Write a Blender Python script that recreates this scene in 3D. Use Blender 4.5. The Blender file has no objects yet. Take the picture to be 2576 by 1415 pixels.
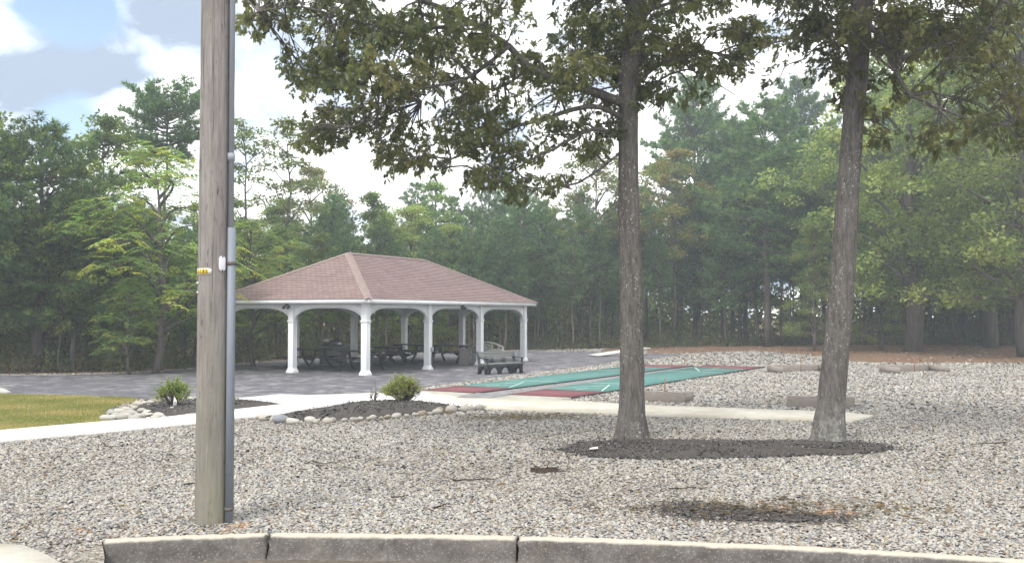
import bpy, math, random
import numpy as np
from mathutils import Vector, Matrix

SC = bpy.context.scene
COL = SC.collection
RNG = np.random.default_rng(11)
random.seed(5)
rad = math.radians

# ------------------------------------------------------------------ camera
FPX, CXP, CYP, HOR, CAMH = 2500.0, 1288.0, 707.5, 792.0, 2.1
PITCH = math.atan((HOR - CYP) / FPX)
cam_d = bpy.data.cameras.new("camera")
cam = bpy.data.objects.new("camera", cam_d)
COL.objects.link(cam)
cam_d.sensor_width = 36.0
cam_d.lens = 36.0 * FPX / 2576.0
cam_d.clip_start = 0.1
cam_d.clip_end = 3000
cam.location = (0, 0, CAMH)
cam.rotation_euler = (math.pi / 2 + PITCH, 0, 0)
SC.camera = cam
_F = np.array([0, math.cos(PITCH), math.sin(PITCH)])
_U = np.array([0, -math.sin(PITCH), math.cos(PITCH)])
_R = np.array([1.0, 0, 0])


def ray(px, py):
    return _R * ((px - CXP) / FPX) + _F + _U * ((CYP - py) / FPX)


def gnd(px, py, z=0.0):
    """where the line of sight through a pixel of the photograph meets the level z"""
    d = ray(px, py)
    t = (z - CAMH) / d[2]
    return np.array([d[0] * t, d[1] * t, z])


def far(px, py, Y):
    d = ray(px, py)
    t = Y / d[1]
    return np.array([d[0] * t, Y, CAMH + d[2] * t])


# ------------------------------------------------------------------ mesh helpers
class Geo:
    def __init__(self):
        self.v, self.f, self.c, self.n = [], [], [], 0

    def add(self, V, Fs, col=None):
        V = np.asarray(V, dtype=np.float64).reshape(-1, 3)
        if isinstance(Fs, np.ndarray):
            Fs = [Fs]
        for F in Fs:
            F = np.asarray(F, dtype=np.int64)
            if F.ndim == 1:
                F = F[None, :]
            if len(F):
                self.f.append(F + self.n)
        self.v.append(V)
        c = np.ones((len(V), 4)) if col is None else np.broadcast_to(np.asarray(col, float), (len(V), 4))
        self.c.append(c)
        self.n += len(V)
        return self

    def build(self, name, mat=None, parent=None, smooth=False, bevel=0.0, uv=None):
        V = np.concatenate(self.v)
        me = bpy.data.meshes.new(name)
        loops = np.concatenate([F.ravel() for F in self.f])
        tot = np.concatenate([np.full(len(F), F.shape[1]) for F in self.f])
        start = np.concatenate([[0], np.cumsum(tot)[:-1]])
        me.vertices.add(len(V))
        me.vertices.foreach_set("co", V.astype(np.float32).ravel())
        me.loops.add(len(loops))
        me.loops.foreach_set("vertex_index", loops.astype(np.int32))
        me.polygons.add(len(tot))
        me.polygons.foreach_set("loop_start", start.astype(np.int32))
        me.polygons.foreach_set("loop_total", tot.astype(np.int32))
        if smooth:
            me.polygons.foreach_set("use_smooth", np.ones(len(tot), dtype=bool))
        a = me.attributes.new("Col", "FLOAT_COLOR", "POINT")
        a.data.foreach_set("color", np.concatenate(self.c).astype(np.float32).ravel())
        me.update(calc_edges=True)
        if uv is not None:
            l = me.uv_layers.new(name="UVMap")
            U = np.asarray(uv, dtype=np.float32)[loops]
            l.data.foreach_set("uv", U.ravel())
        if mat:
            me.materials.append(mat)
        o = bpy.data.objects.new(name, me)
        COL.objects.link(o)
        if parent is not None:
            o.parent = parent
        if bevel:
            b = o.modifiers.new("edge", "BEVEL")
            b.width = bevel
            b.segments = 2
            b.limit_method = "ANGLE"
        return o


BOXF = np.array([[0, 3, 2, 1], [4, 5, 6, 7], [0, 1, 5, 4], [1, 2, 6, 5], [2, 3, 7, 6], [3, 0, 4, 7]])


def box(g, c, s, M=None, col=None, taper=1.0):
    x, y, z = [k / 2 for k in s]
    V = np.array([[-x, -y, -z], [x, -y, -z], [x, y, -z], [-x, y, -z], [-x, -y, z], [x, -y, z], [x, y, z], [-x, y, z]])
    V[4:, :2] *= taper
    if M is not None:
        V = V @ np.array(M.to_3x3()).T
    g.add(V + np.asarray(c), BOXF, col)
    return g


def tube(g, P, r, k=6, col=None, caps=True):
    P = np.asarray(P, float)
    n = len(P)
    r = np.broadcast_to(np.asarray(r, float), (n,))
    T = np.gradient(P, axis=0)
    T /= np.linalg.norm(T, axis=1)[:, None] + 1e-9
    ref = np.array([0, 0, 1.0]) if abs(T[:, 2]).mean() < 0.8 else np.array([1.0, 0, 0])
    A = np.cross(T, ref)
    A /= np.linalg.norm(A, axis=1)[:, None] + 1e-9
    B = np.cross(T, A)
    th = np.arange(k) * 2 * math.pi / k
    V = (P[:, None, :] + r[:, None, None] * (np.cos(th)[None, :, None] * A[:, None, :] + np.sin(th)[None, :, None] * B[:, None, :])).reshape(-1, 3)
    i = np.arange(n - 1)[:, None] * k
    j = np.arange(k)[None, :]
    q = np.stack([i + j, i + k + j, i + k + (j + 1) % k, i + (j + 1) % k], -1).reshape(-1, 4)
    fs = [q]
    if caps:
        fs += [np.arange(k)[None, :], (np.arange(k)[::-1] + (n - 1) * k)[None, :]]
    g.add(V, fs, col)
    return g


def prism(g, P, off, col=None):
    """a flat outline P pushed along off"""
    P = np.asarray(P, float)
    n = len(P)
    V = np.concatenate([P, P + np.asarray(off, float)])
    i = np.arange(n)
    g.add(V, [i[None, ::-1], (i + n)[None, :], np.stack([i, (i + 1) % n, (i + 1) % n + n, i + n], -1)], col)
    return g


def spline(P, n):
    P = np.asarray(P, float)
    d = np.concatenate([[0], np.cumsum(np.linalg.norm(np.diff(P, axis=0), axis=1))])
    t = np.linspace(0, d[-1], n)
    m = np.gradient(P, d, axis=0)
    k = np.clip(np.searchsorted(d, t, side="right") - 1, 0, len(P) - 2)
    h = (d[k + 1] - d[k])[:, None]
    s = ((t - d[k]) / h[:, 0])[:, None]
    return (2 * s**3 - 3 * s**2 + 1) * P[k] + (s**3 - 2 * s**2 + s) * h * m[k] + (-2 * s**3 + 3 * s**2) * P[k + 1] + (s**3 - s**2) * h * m[k + 1]


def unit(a):
    return a / (np.linalg.norm(a, axis=-1, keepdims=True) + 1e-9)


def inside(poly, x, y):
    poly = np.asarray(poly)[:, :2]
    r = np.zeros(len(x), bool)
    j = len(poly) - 1
    for i in range(len(poly)):
        xi, yi = poly[i]
        xj, yj = poly[j]
        c = ((yi > y) != (yj > y)) & (x < (xj - xi) * (y - yi) / (yj - yi + 1e-12) + xi)
        r ^= c
        j = i
    return r


def props(o, label=None, cat=None, group=None, kind=None):
    if label:
        o["label"] = label
    if cat:
        o["category"] = cat
    if group:
        o["group"] = group
    if kind:
        o["kind"] = kind
    return o


def thing(name, label, cat, loc=(0, 0, 0), rz=0.0, group=None):
    o = bpy.data.objects.new(name, None)
    o.empty_display_size = 0.2
    COL.objects.link(o)
    o.location = loc
    o.rotation_euler = (0, 0, rz)
    return props(o, label, cat, group)


def dup(root, loc, rz, scale=None, label=None, group=None):
    r = root.copy()
    COL.objects.link(r)
    r.location = loc
    r.rotation_euler = (0, 0, rz)
    if scale is not None:
        r.scale = scale if hasattr(scale, "__len__") else (scale,) * 3
    if label:
        r["label"] = label
    if group:
        r["group"] = group
    for ch in list(root.children):
        c = ch.copy()
        COL.objects.link(c)
        c.parent = r
        for gch in ch.children:
            d = gch.copy()
            COL.objects.link(d)
            d.parent = c
    return r


# ------------------------------------------------------------------ materials
class NT:
    def __init__(self, name):
        self.m = bpy.data.materials.new(name)
        self.m.use_nodes = True
        self.t = self.m.node_tree
        self.t.nodes.clear()
        self.out = self.t.nodes.new("ShaderNodeOutputMaterial")

    def n(self, typ, **kw):
        nd = self.t.nodes.new(typ)
        for k, v in kw.items():
            if k.startswith("i_"):
                key = k[2:]
                key = int(key) if key.isdigit() else key.replace("_", " ")
                nd.inputs[key].default_value = v
            else:
                setattr(nd, k, v)
        return nd

    def l(self, a, b):
        self.t.links.new(a, b)

    def coords(self, scale=(1, 1, 1), what="Object"):
        tc = self.n("ShaderNodeTexCoord")
        mp = self.n("ShaderNodeMapping")
        mp.inputs["Scale"].default_value = scale
        self.l(tc.outputs[what], mp.inputs["Vector"])
        return mp.outputs[0]

    def noise(self, vec, scale, detail=4, rough=0.6, dist=0.0):
        nd = self.n("ShaderNodeTexNoise", i_Scale=scale, i_Detail=detail, i_Roughness=rough, i_Distortion=dist)
        if vec is not None:
            self.l(vec, nd.inputs["Vector"])
        return nd.outputs["Fac"]

    def ramp(self, fac, stops):
        r = self.n("ShaderNodeValToRGB")
        e = r.color_ramp.elements
        while len(e) < len(stops):
            e.new(0.5)
        for q, (p, c) in zip(e, stops):
            q.position = p
            q.color = (*c, 1) if len(c) == 3 else c
        self.l(fac, r.inputs[0])
        return r.outputs[0]

    def mix(self, fac, a, b, mode="MIX"):
        m = self.n("ShaderNodeMix", data_type="RGBA", blend_type=mode)
        for s, x in ((m.inputs[0], fac), (m.inputs[6], a), (m.inputs[7], b)):
            if hasattr(x, "is_output"):
                self.l(x, s)
            elif isinstance(x, (int, float)):
                s.default_value = x
            else:
                s.default_value = (*x, 1) if len(x) == 3 else x
        return m.outputs[2]

    def math(self, op, a, b=0.0, clamp=False):
        m = self.n("ShaderNodeMath", operation=op, use_clamp=clamp)
        for s, x in ((m.inputs[0], a), (m.inputs[1], b)):
            if hasattr(x, "is_output"):
                self.l(x, s)
            else:
                s.default_value = x
        return m.outputs[0]

    def surf(self, col, rough=0.8, bump=None, bstr=0.3, bdist=0.02, metal=0.0, spec=0.3):
        b = self.n("ShaderNodeBsdfPrincipled")
        b.inputs["Specular IOR Level"].default_value = spec
        b.inputs["Metallic"].default_value = metal
        if hasattr(rough, "is_output"):
            self.l(rough, b.inputs["Roughness"])
        else:
            b.inputs["Roughness"].default_value = rough
        if hasattr(col, "is_output"):
            self.l(col, b.inputs["Base Color"])
        else:
            b.inputs["Base Color"].default_value = (*col, 1)
        if bump is not None:
            bp = self.n("ShaderNodeBump", i_Strength=bstr, i_Distance=bdist)
            self.l(bump, bp.inputs["Height"])
            self.l(bp.outputs[0], b.inputs["Normal"])
        self.l(b.outputs[0], self.out.inputs[0])
        return self.m

    def attr(self):
        a = self.n("ShaderNodeAttribute", attribute_name="Col")
        return a.outputs["Color"]


def m_simple(name, c1, c2, scale=6, rough=0.7, stretch=(1, 1, 1), bstr=0.15, metal=0.0, spec=0.3):
    t = NT(name)
    v = t.coords(stretch)
    n = t.noise(v, scale, 6, 0.65)
    c = t.ramp(n, [(0.3, c1), (0.7, c2)])
    return t.surf(c, rough, n, bstr, 0.01, metal, spec)


def m_leaf(name, transl=0.35, tint=(1, 1, 1), rough=0.55):
    t = NT(name)
    a = t.attr()
    oi = t.n("ShaderNodeObjectInfo")
    hs = t.n("ShaderNodeHueSaturation")
    t.l(t.math("MULTIPLY_ADD", oi.outputs["Random"], 0.04), hs.inputs["Hue"])
    hs.inputs["Hue"].default_value = 0.5
    mm = t.n("ShaderNodeMapRange")
    mm.inputs[3].default_value = 0.485
    mm.inputs[4].default_value = 0.515
    t.l(oi.outputs["Random"], mm.inputs[0])
    t.l(mm.outputs[0], hs.inputs["Hue"])
    m2 = t.n("ShaderNodeMapRange")
    m2.inputs[3].default_value = 0.8
    m2.inputs[4].default_value = 1.25
    fr = t.math("FRACT", t.math("MULTIPLY", oi.outputs["Random"], 7.31))
    t.l(fr, m2.inputs[0])
    t.l(m2.outputs[0], hs.inputs["Value"])
    t.l(a, hs.inputs["Color"])
    c = t.mix(1.0, hs.outputs[0], tint, "MULTIPLY")
    b = t.n("ShaderNodeBsdfPrincipled")
    b.inputs["Roughness"].default_value = rough
    b.inputs["Specular IOR Level"].default_value = 0.35
    t.l(c, b.inputs["Base Color"])
    tr = t.n("ShaderNodeBsdfTranslucent")
    c2 = t.mix(1.0, c, (1.25, 1.3, 0.7), "MULTIPLY")
    t.l(c2, tr.inputs["Color"])
    mx = t.n("ShaderNodeMixShader")
    mx.inputs[0].default_value = transl
    t.l(b.outputs[0], mx.inputs[1])
    t.l(tr.outputs[0], mx.inputs[2])
    t.l(mx.outputs[0], t.out.inputs[0])
    return t.m


def m_bark(name, dark, mid, light, scale=1.0, lichen=0.0):
    t = NT(name)
    v = t.coords((1, 1, 0.16))
    n = t.noise(v, 22 * scale, 6, 0.7, 0.6)
    n2 = t.noise(t.coords((1, 1, 1)), 2.2, 4, 0.6)
    c = t.ramp(n, [(0.32, dark), (0.52, mid), (0.75, light)])
    c = t.mix(t.math("MULTIPLY", n2, 0.5), c, mid)
    if lichen > 1:
        tc = t.n("ShaderNodeTexCoord")
        sp = t.n("ShaderNodeSeparateXYZ")
        t.l(tc.outputs["Object"], sp.inputs[0])
        mr = t.n("ShaderNodeMapRange")
        mr.inputs[1].default_value = 0.9
        mr.inputs[2].default_value = 0.05
        t.l(sp.outputs[2], mr.inputs[0])
        bn = t.noise(t.coords((1, 1, 1)), 11, 5, 0.75)
        f0 = t.math("MULTIPLY", mr.outputs[0], t.ramp(bn, [(0.42, (0, 0, 0)), (0.6, (1, 1, 1))]))
        c = t.mix(t.math("MULTIPLY", f0, 0.6), c, (0.36, 0.37, 0.34))
        lichen = 1.0
    if lichen:
        ln = t.noise(t.coords((1, 1, 0.8)), 26, 5, 0.7)
        lm = t.ramp(ln, [(0.58, (0, 0, 0)), (0.63, (1, 1, 1))])
        ln2 = t.noise(t.coords((1, 1, 0.5)), 2.6, 3, 0.6)
        lm2 = t.ramp(ln2, [(0.42, (0, 0, 0)), (0.62, (1, 1, 1))])
        f = t.math("MULTIPLY", t.math("MULTIPLY", lm, lm2), lichen)
        c = t.mix(f, c, (0.45, 0.47, 0.43))
    return t.surf(c, 0.95, n, 0.9, 0.03, spec=0.1)


def m_gravel():
    t = NT("gravel")
    v = t.coords((1, 1, 1))
    vo = t.n("ShaderNodeTexVoronoi", i_Scale=21.0, i_Randomness=1.0)
    t.l(v, vo.inputs["Vector"])
    ve = t.n("ShaderNodeTexVoronoi", feature="DISTANCE_TO_EDGE", i_Scale=21.0)
    t.l(v, ve.inputs["Vector"])
    sep = t.n("ShaderNodeSeparateColor")
    t.l(vo.outputs["Color"], sep.inputs[0])
    c = t.ramp(sep.outputs[0], [(0.0, (0.07, 0.07, 0.07)), (0.12, (0.2, 0.195, 0.18)), (0.35, (0.40, 0.36, 0.29)), (0.6, (0.47, 0.45, 0.40)), (0.8, (0.62, 0.58, 0.5)), (1.0, (0.7, 0.67, 0.62))])
    edge = t.ramp(ve.outputs["Distance"], [(0.0, (0, 0, 0)), (0.12, (1, 1, 1))])
    big = t.noise(v, 0.55, 5, 0.6)
    soil = t.mix(big, (0.10, 0.085, 0.065), (0.24, 0.2, 0.15))
    c = t.mix(1.0, c, (0.58, 0.57, 0.56), "MULTIPLY")
    c = t.mix(edge, soil, c)
    c = t.mix(t.ramp(big, [(0.55, (0, 0, 0)), (0.8, (0.35, 0.35, 0.35))]), c, (0.33, 0.24, 0.16))
    return t.surf(c, 0.85, edge, 0.6, 0.02, spec=0.2)


def m_attr(name, rough=0.8, bscale=60, bstr=0.15, mul=0.25):
    t = NT(name)
    a = t.attr()
    n = t.noise(t.coords((1, 1, 1)), bscale, 4, 0.6)
    k = t.ramp(n, [(0.2, (1 - mul,) * 3), (0.8, (1 + mul,) * 3)])
    return t.surf(t.mix(1.0, a, k, "MULTIPLY"), rough, n, bstr, 0.01, spec=0.25)


M = {}
M["gravel"] = m_gravel()
M["pebble"] = m_attr("pebble", 0.7, 90, 0.1)
M["stone"] = m_attr("river_stone", 0.75, 18, 0.3, 0.3)
M["chips"] = m_attr("bark_mulch", 0.9, 60, 0.2)
M["mulch"] = m_simple("mulch_base", (0.03, 0.026, 0.023), (0.095, 0.082, 0.073), 45, 0.95, bstr=0.8)
M["white"] = m_simple("white_vinyl", (0.74, 0.76, 0.79), (0.82, 0.83, 0.84), 3, 0.45, bstr=0.02)
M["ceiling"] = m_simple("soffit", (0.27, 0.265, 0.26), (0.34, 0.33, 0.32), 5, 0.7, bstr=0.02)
M["black"] = m_simple("dark_plastic", (0.018, 0.02, 0.024), (0.04, 0.043, 0.05), 8, 0.55)
M["slat"] = m_simple("grey_slat", (0.10, 0.105, 0.1), (0.2, 0.2, 0.19), 8, 0.6, (1, 6, 6))
M["table"] = m_simple("table_plastic", (0.016, 0.019, 0.024), (0.035, 0.04, 0.048), 8, 0.45)
M["steel"] = m_simple("stainless", (0.5, 0.5, 0.5), (0.65, 0.65, 0.65), 5, 0.28, metal=1.0)
M["cabinet"] = m_simple("cabinet_stone", (0.13, 0.125, 0.115), (0.24, 0.23, 0.21), 7, 0.8)
M["darkmetal"] = m_simple("dark_metal", (0.03, 0.03, 0.032), (0.06, 0.06, 0.06), 9, 0.5, metal=0.3)
M["bin"] = m_simple("bin_aggregate", (0.12, 0.11, 0.10), (0.25, 0.23, 0.21), 40, 0.85)
M["palebench"] = m_simple("pale_bench", (0.2, 0.205, 0.19), (0.32, 0.325, 0.3), 8, 0.75, (1, 6, 6))
M["conduit"] = m_simple("grey_pvc", (0.25, 0.27, 0.305), (0.31, 0.333, 0.37), 3, 0.5, (1, 1, .3), 0.02)
M["guard"] = m_simple("galvanised_guard", (0.16, 0.182, 0.215), (0.22, 0.245, 0.285), 3, 0.5, (1, 1, .3), 0.02)
M["strap"] = m_simple("rusty_strap", (0.10, 0.085, 0.08), (0.2, 0.17, 0.15), 12, 0.7, metal=0.4)
M["yellow"] = m_simple("yellow_tag", (0.75, 0.55, 0.04), (0.82, 0.62, 0.06), 6, 0.5, bstr=0.0)
M["alu"] = m_simple("aluminium", (0.62, 0.62, 0.62), (0.75, 0.75, 0.75), 8, 0.45, metal=0.2)
M["ink"] = m_simple("black_ink", (0.01, 0.01, 0.01), (0.02, 0.02, 0.02), 6, 0.6, bstr=0)
M["reflector"] = m_simple("white_reflector", (0.66, 0.65, 0.68), (0.78, 0.77, 0.8), 30, 0.4, bstr=0.05)
M["stick"] = m_bark("stick_bark", (0.02, 0.016, 0.013), (0.06, 0.045, 0.035), (0.12, 0.09, 0.07), 2)
M["timber"] = m_simple("weathered_board", (0.19, 0.165, 0.148), (0.33, 0.29, 0.255), 5, 0.85, (1.2, 1.2, 9), 0.3)
M["ramp"] = m_simple("pale_board", (0.5, 0.5, 0.46), (0.66, 0.65, 0.6), 5, 0.8)
M["stake"] = m_simple("rusty_stake", (0.2, 0.09, 0.04), (0.35, 0.17, 0.08), 20, 0.8)
M["paper"] = m_simple("paper_scrap", (0.7, 0.7, 0.68), (0.8, 0.8, 0.78), 9, 0.8)
M["green_court"] = m_simple("green_court_tile", (0.05, 0.175, 0.155), (0.085, 0.235, 0.205), 4, 0.75, bstr=0.1)
M["red_court"] = m_simple("red_court_tile", (0.18, 0.055, 0.07), (0.245, 0.085, 0.10), 4, 0.75, bstr=0.1)
M["line"] = m_simple("faded_line_paint", (0.28, 0.5, 0.44), (0.6, 0.68, 0.62), 5, 0.8)
def m_worn(name, a, b, dirt, amt, sc=3.0, rough=0.8):
    t = NT(name)
    v = t.coords((1, 1, 1))
    n = t.noise(v, sc, 6, 0.7)
    n2 = t.noise(v, sc * 0.35, 5, 0.65, 0.5)
    n3 = t.noise(v, sc * 14, 4, 0.7)
    c = t.ramp(n, [(0.3, a), (0.7, b)])
    c = t.mix(t.ramp(n2, [(0.42, (0, 0, 0)), (0.72, (amt,) * 3)]), c, dirt)
    c = t.mix(t.ramp(n3, [(0.58, (0, 0, 0)), (0.7, (amt * 0.8,) * 3)]), c, dirt)
    return t.surf(c, rough, n3, 0.15, 0.008, spec=0.2)


M["green_court"] = m_worn("green_court_tile", (0.058, 0.17, 0.153), (0.09, 0.215, 0.195), (0.15, 0.21, 0.19), 0.6)
M["red_court"] = m_worn("red_court_tile", (0.165, 0.055, 0.068), (0.22, 0.08, 0.09), (0.13, 0.075, 0.072), 0.6)
M["white"] = m_worn("white_vinyl", (0.74, 0.755, 0.78), (0.81, 0.82, 0.83), (0.58, 0.56, 0.52), 0.35, 2.5, 0.45)
M["edge"] = m_simple("court_edge", (0.02, 0.02, 0.022), (0.04, 0.04, 0.042), 6, 0.8)
M["oak_leaf"] = m_leaf("oak_leaf", 0.55, (1.65, 1.76, 2.0))
M["leaf"] = m_leaf("broad_leaf", 0.5, (1.8, 1.82, 1.6))
M["needle"] = m_leaf("pine_needle", 0.42, (2.1, 2.1, 1.9))
M["oak_bark"] = m_bark("oak_bark", (0.038, 0.034, 0.032), (0.125, 0.114, 0.106), (0.235, 0.22, 0.207), 1.0, 1.0)
M["lichen_bark"] = m_bark("lichen_oak_bark", (0.038, 0.034, 0.032), (0.125, 0.114, 0.106), (0.235, 0.22, 0.207), 1.0, 1.5)
M["forest_bark"] = m_bark("forest_bark", (0.05, 0.042, 0.038), (0.12, 0.103, 0.092), (0.21, 0.185, 0.165), 0.6)
M["twig"] = m_bark("shrub_twig", (0.03, 0.022, 0.016), (0.09, 0.065, 0.045), (0.17, 0.13, 0.1), 3)
M["grassblade"] = m_leaf("grass_blade", 0.3)


def m_pole():
    t = NT("pole_wood")
    v = t.coords((1, 1, 0.05))
    n = t.noise(v, 40, 6, 0.7, 0.3)
    n2 = t.noise(t.coords((1, 1, 0.12)), 9, 5, 0.7, 1.0)
    c = t.ramp(n, [(0.25, (0.14, 0.13, 0.123)), (0.5, (0.24, 0.222, 0.212)), (0.75, (0.33, 0.312, 0.30))])
    c = t.mix(t.ramp(n2, [(0.60, (0, 0, 0)), (0.70, (0.75, 0.75, 0.75))]), c, (0.06, 0.05, 0.045))
    cr = t.noise(t.coords((1, 1, 0.02)), 16, 3, 0.5, 0.2)
    c = t.mix(t.ramp(cr, [(0.635, (0, 0, 0)), (0.66, (0.8, 0.8, 0.8)), (0.69, (0, 0, 0))]), c, (0.05, 0.043, 0.038))
    sc = t.noise(t.coords((1, 1, 0.2)), 34, 4, 0.6, 0.4)
    sm = t.noise(t.coords((1, 1, 0.6)), 3.0, 3, 0.6)
    sf = t.math("MULTIPLY", t.ramp(sc, [(0.61, (0, 0, 0)), (0.66, (0.9,) * 3)]), t.ramp(sm, [(0.42, (0, 0, 0)), (0.6, (1, 1, 1))]))
    c = t.mix(sf, c, (0.055, 0.047, 0.042))
    bl = t.noise(t.coords((1, 1, 0.35)), 4.0, 5, 0.65)
    c = t.mix(1.0, c, t.ramp(bl, [(0.3, (0.78, 0.77, 0.76)), (0.7, (1.15, 1.14, 1.12))]), "MULTIPLY")
    # green algae that grows on the damp foot
    tc = t.n("ShaderNodeTexCoord")
    sp = t.n("ShaderNodeSeparateXYZ")
    t.l(tc.outputs["Object"], sp.inputs[0])
    g = t.n("ShaderNodeMapRange")
    g.inputs[1].default_value = 2.4
    g.inputs[2].default_value = 0.0
    t.l(sp.outputs[2], g.inputs[0])
    gn = t.noise(t.coords((1, 1, 0.3)), 6, 4, 0.6)
    f = t.math("MULTIPLY", g.outputs[0], t.ramp(gn, [(0.3, (0.15,) * 3), (0.7, (0.9,) * 3)]))
    c = t.mix(f, c, (0.2, 0.2, 0.13))
    return t.surf(c, 0.9, n, 0.6, 0.015, spec=0.15)


M["pole"] = m_pole()


def m_shingle():
    t = NT("roof_shingle")
    tc = t.n("ShaderNodeTexCoord")
    br = t.n("ShaderNodeTexBrick", offset=0.5, i_Scale=1.0)
    br.inputs["Brick Width"].default_value = 0.24
    br.inputs["Row Height"].default_value = 0.16
    br.inputs["Mortar Size"].default_value = 0.012
    br.inputs["Color1"].default_value = (0.245, 0.18, 0.17, 1)
    br.inputs["Color2"].default_value = (0.315, 0.24, 0.228, 1)
    br.inputs["Mortar"].default_value = (0.14, 0.10, 0.094, 1)
    br.inputs["Bias"].default_value = 0.0
    t.l(tc.outputs["UV"], br.inputs["Vector"])
    n = t.noise(tc.outputs["UV"], 60, 3, 0.7)
    n2 = t.noise(tc.outputs["UV"], 0.7, 4, 0.6)
    k = t.ramp(n, [(0.2, (0.75,) * 3), (0.8, (1.2,) * 3)])
    c = t.mix(1.0, br.outputs["Color"], k, "MULTIPLY")
    c = t.mix(1.0, c, t.ramp(n2, [(0.3, (0.88, 0.88, 0.9)), (0.7, (1.1, 1.07, 1.05))]), "MULTIPLY")
    return t.surf(c, 0.9, br.outputs["Fac"], -0.3, 0.01, spec=0.15)


M["shingle"] = m_shingle()
M["ridgecap"] = m_simple("ridge_shingle", (0.22, 0.165, 0.148), (0.31, 0.242, 0.218), 9, 0.9, (1, 1, 1), 0.3)


def m_asphalt(name, base, patch, sc=0.5):
    t = NT(name)
    v = t.coords((1, 1, 1))
    n = t.noise(v, 90, 3, 0.7)
    n2 = t.noise(v, sc, 6, 0.65, 0.4)
    n3 = t.noise(v, sc * 5, 5, 0.7)
    c = t.ramp(n, [(0.3, tuple(x * 0.7 for x in base)), (0.7, tuple(x * 1.35 for x in base))])
    f = t.math("MULTIPLY", t.ramp(n3, [(0.47, (0, 0, 0)), (0.6, (1, 1, 1))]), t.ramp(n2, [(0.3, (0.15,) * 3), (0.65, (0.95,) * 3)]))
    c = t.mix(f, c, patch)
    return t.surf(c, 0.85, n, 0.4, 0.01, spec=0.25)


M["plaza"] = m_asphalt("worn_asphalt", (0.088, 0.086, 0.098), (0.29, 0.28, 0.28), 0.35)
M["road"] = m_asphalt("road_asphalt", (0.10, 0.085, 0.07), (0.2, 0.16, 0.12), 2.2)
M["strip"] = m_asphalt("court_strip", (0.17, 0.165, 0.17), (0.3, 0.29, 0.28), 1.0)


def m_concrete(name, a, b, dirt, amt):
    t = NT(name)
    v = t.coords((1, 1, 1))
    n = t.noise(v, 7, 6, 0.7)
    n2 = t.noise(v, 1.1, 6, 0.65)
    n3 = t.noise(v, 60, 3, 0.6)
    c = t.ramp(n, [(0.3, a), (0.7, b)])
    c = t.mix(t.ramp(n2, [(0.42, (0, 0, 0)), (0.75, (amt,) * 3)]), c, dirt)
    c = t.mix(t.ramp(n3, [(0.62, (0, 0, 0)), (0.72, (0.4,) * 3)]), c, dirt)
    return t.surf(c, 0.85, n3, 0.25, 0.01, spec=0.2)


M["path"] = m_concrete("pale_concrete", (0.66, 0.65, 0.61), (0.76, 0.75, 0.71), (0.42, 0.35, 0.25), 0.25)
M["old_path"] = m_concrete("dusty_concrete", (0.55, 0.52, 0.44), (0.66, 0.63, 0.54), (0.33, 0.25, 0.16), 0.6)


def m_kerb():
    t = NT("aggregate_kerb")
    v = t.coords((1, 1, 1))
    vo = t.n("ShaderNodeTexVoronoi", i_Scale=95.0)
    t.l(v, vo.inputs["Vector"])
    sep = t.n("ShaderNodeSeparateColor")
    t.l(vo.outputs["Color"], sep.inputs[0])
    n = t.noise(v, 5, 6, 0.7)
    n2 = t.noise(v, 28, 5, 0.75)
    c = t.ramp(n, [(0.3, (0.085, 0.078, 0.073)), (0.55, (0.155, 0.145, 0.136)), (0.75, (0.225, 0.21, 0.19))])
    c = t.mix(t.ramp(n2, [(0.4, (0, 0, 0)), (0.7, (0.6,) * 3)]), c, (0.07, 0.06, 0.055))
    c = t.mix(t.ramp(sep.outputs[0], [(0.9, (0, 0, 0)), (0.97, (0.5,) * 3)]), c, (0.36, 0.33, 0.29))
    tn = t.noise(v, 2.2, 5, 0.7)
    c = t.mix(t.ramp(tn, [(0.5, (0, 0, 0)), (0.75, (0.35,) * 3)]), c, (0.22, 0.18, 0.14))
    # the flat top is paler than the face
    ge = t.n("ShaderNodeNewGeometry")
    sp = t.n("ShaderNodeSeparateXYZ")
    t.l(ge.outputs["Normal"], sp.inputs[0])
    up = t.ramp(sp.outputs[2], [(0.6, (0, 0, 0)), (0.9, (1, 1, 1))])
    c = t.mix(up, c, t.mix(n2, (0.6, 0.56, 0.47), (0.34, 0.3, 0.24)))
    return t.surf(c, 0.9, n2, 0.7, 0.02, spec=0.15)


M["kerb"] = m_kerb()


def m_floor():
    t = NT("pine_needle_litter")
    v = t.coords((1, 1, 1))
    n = t.noise(v, 14, 6, 0.75)
    n2 = t.noise(v, 0.6, 5, 0.6)
    c = t.ramp(n, [(0.25, (0.075, 0.05, 0.035)), (0.5, (0.19, 0.115, 0.075)), (0.75, (0.31, 0.2, 0.13))])
    c = t.mix(t.ramp(n2, [(0.4, (0, 0, 0)), (0.7, (0.5,) * 3)]), c, (0.12, 0.1, 0.075))
    return t.surf(c, 0.95, n, 0.8, 0.05, spec=0.1)


M["litter"] = m_floor()
M["turf"] = m_simple("lawn_soil", (0.16, 0.15, 0.055), (0.27, 0.225, 0.09), 9, 0.95, bstr=0.5)

# ------------------------------------------------------------------ setting
KERB = [gnd(262, 1359), gnd(480, 1349), gnd(670, 1344), gnd(980, 1346), gnd(1285, 1351), gnd(1700, 1364), gnd(2200, 1387), gnd(2576, 1411), np.array([7.5, 7.2, 0]), np.array([12, 4.0, 0]), np.array([18, -2.0, 0])]
KL = spline(KERB, 120)


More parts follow.
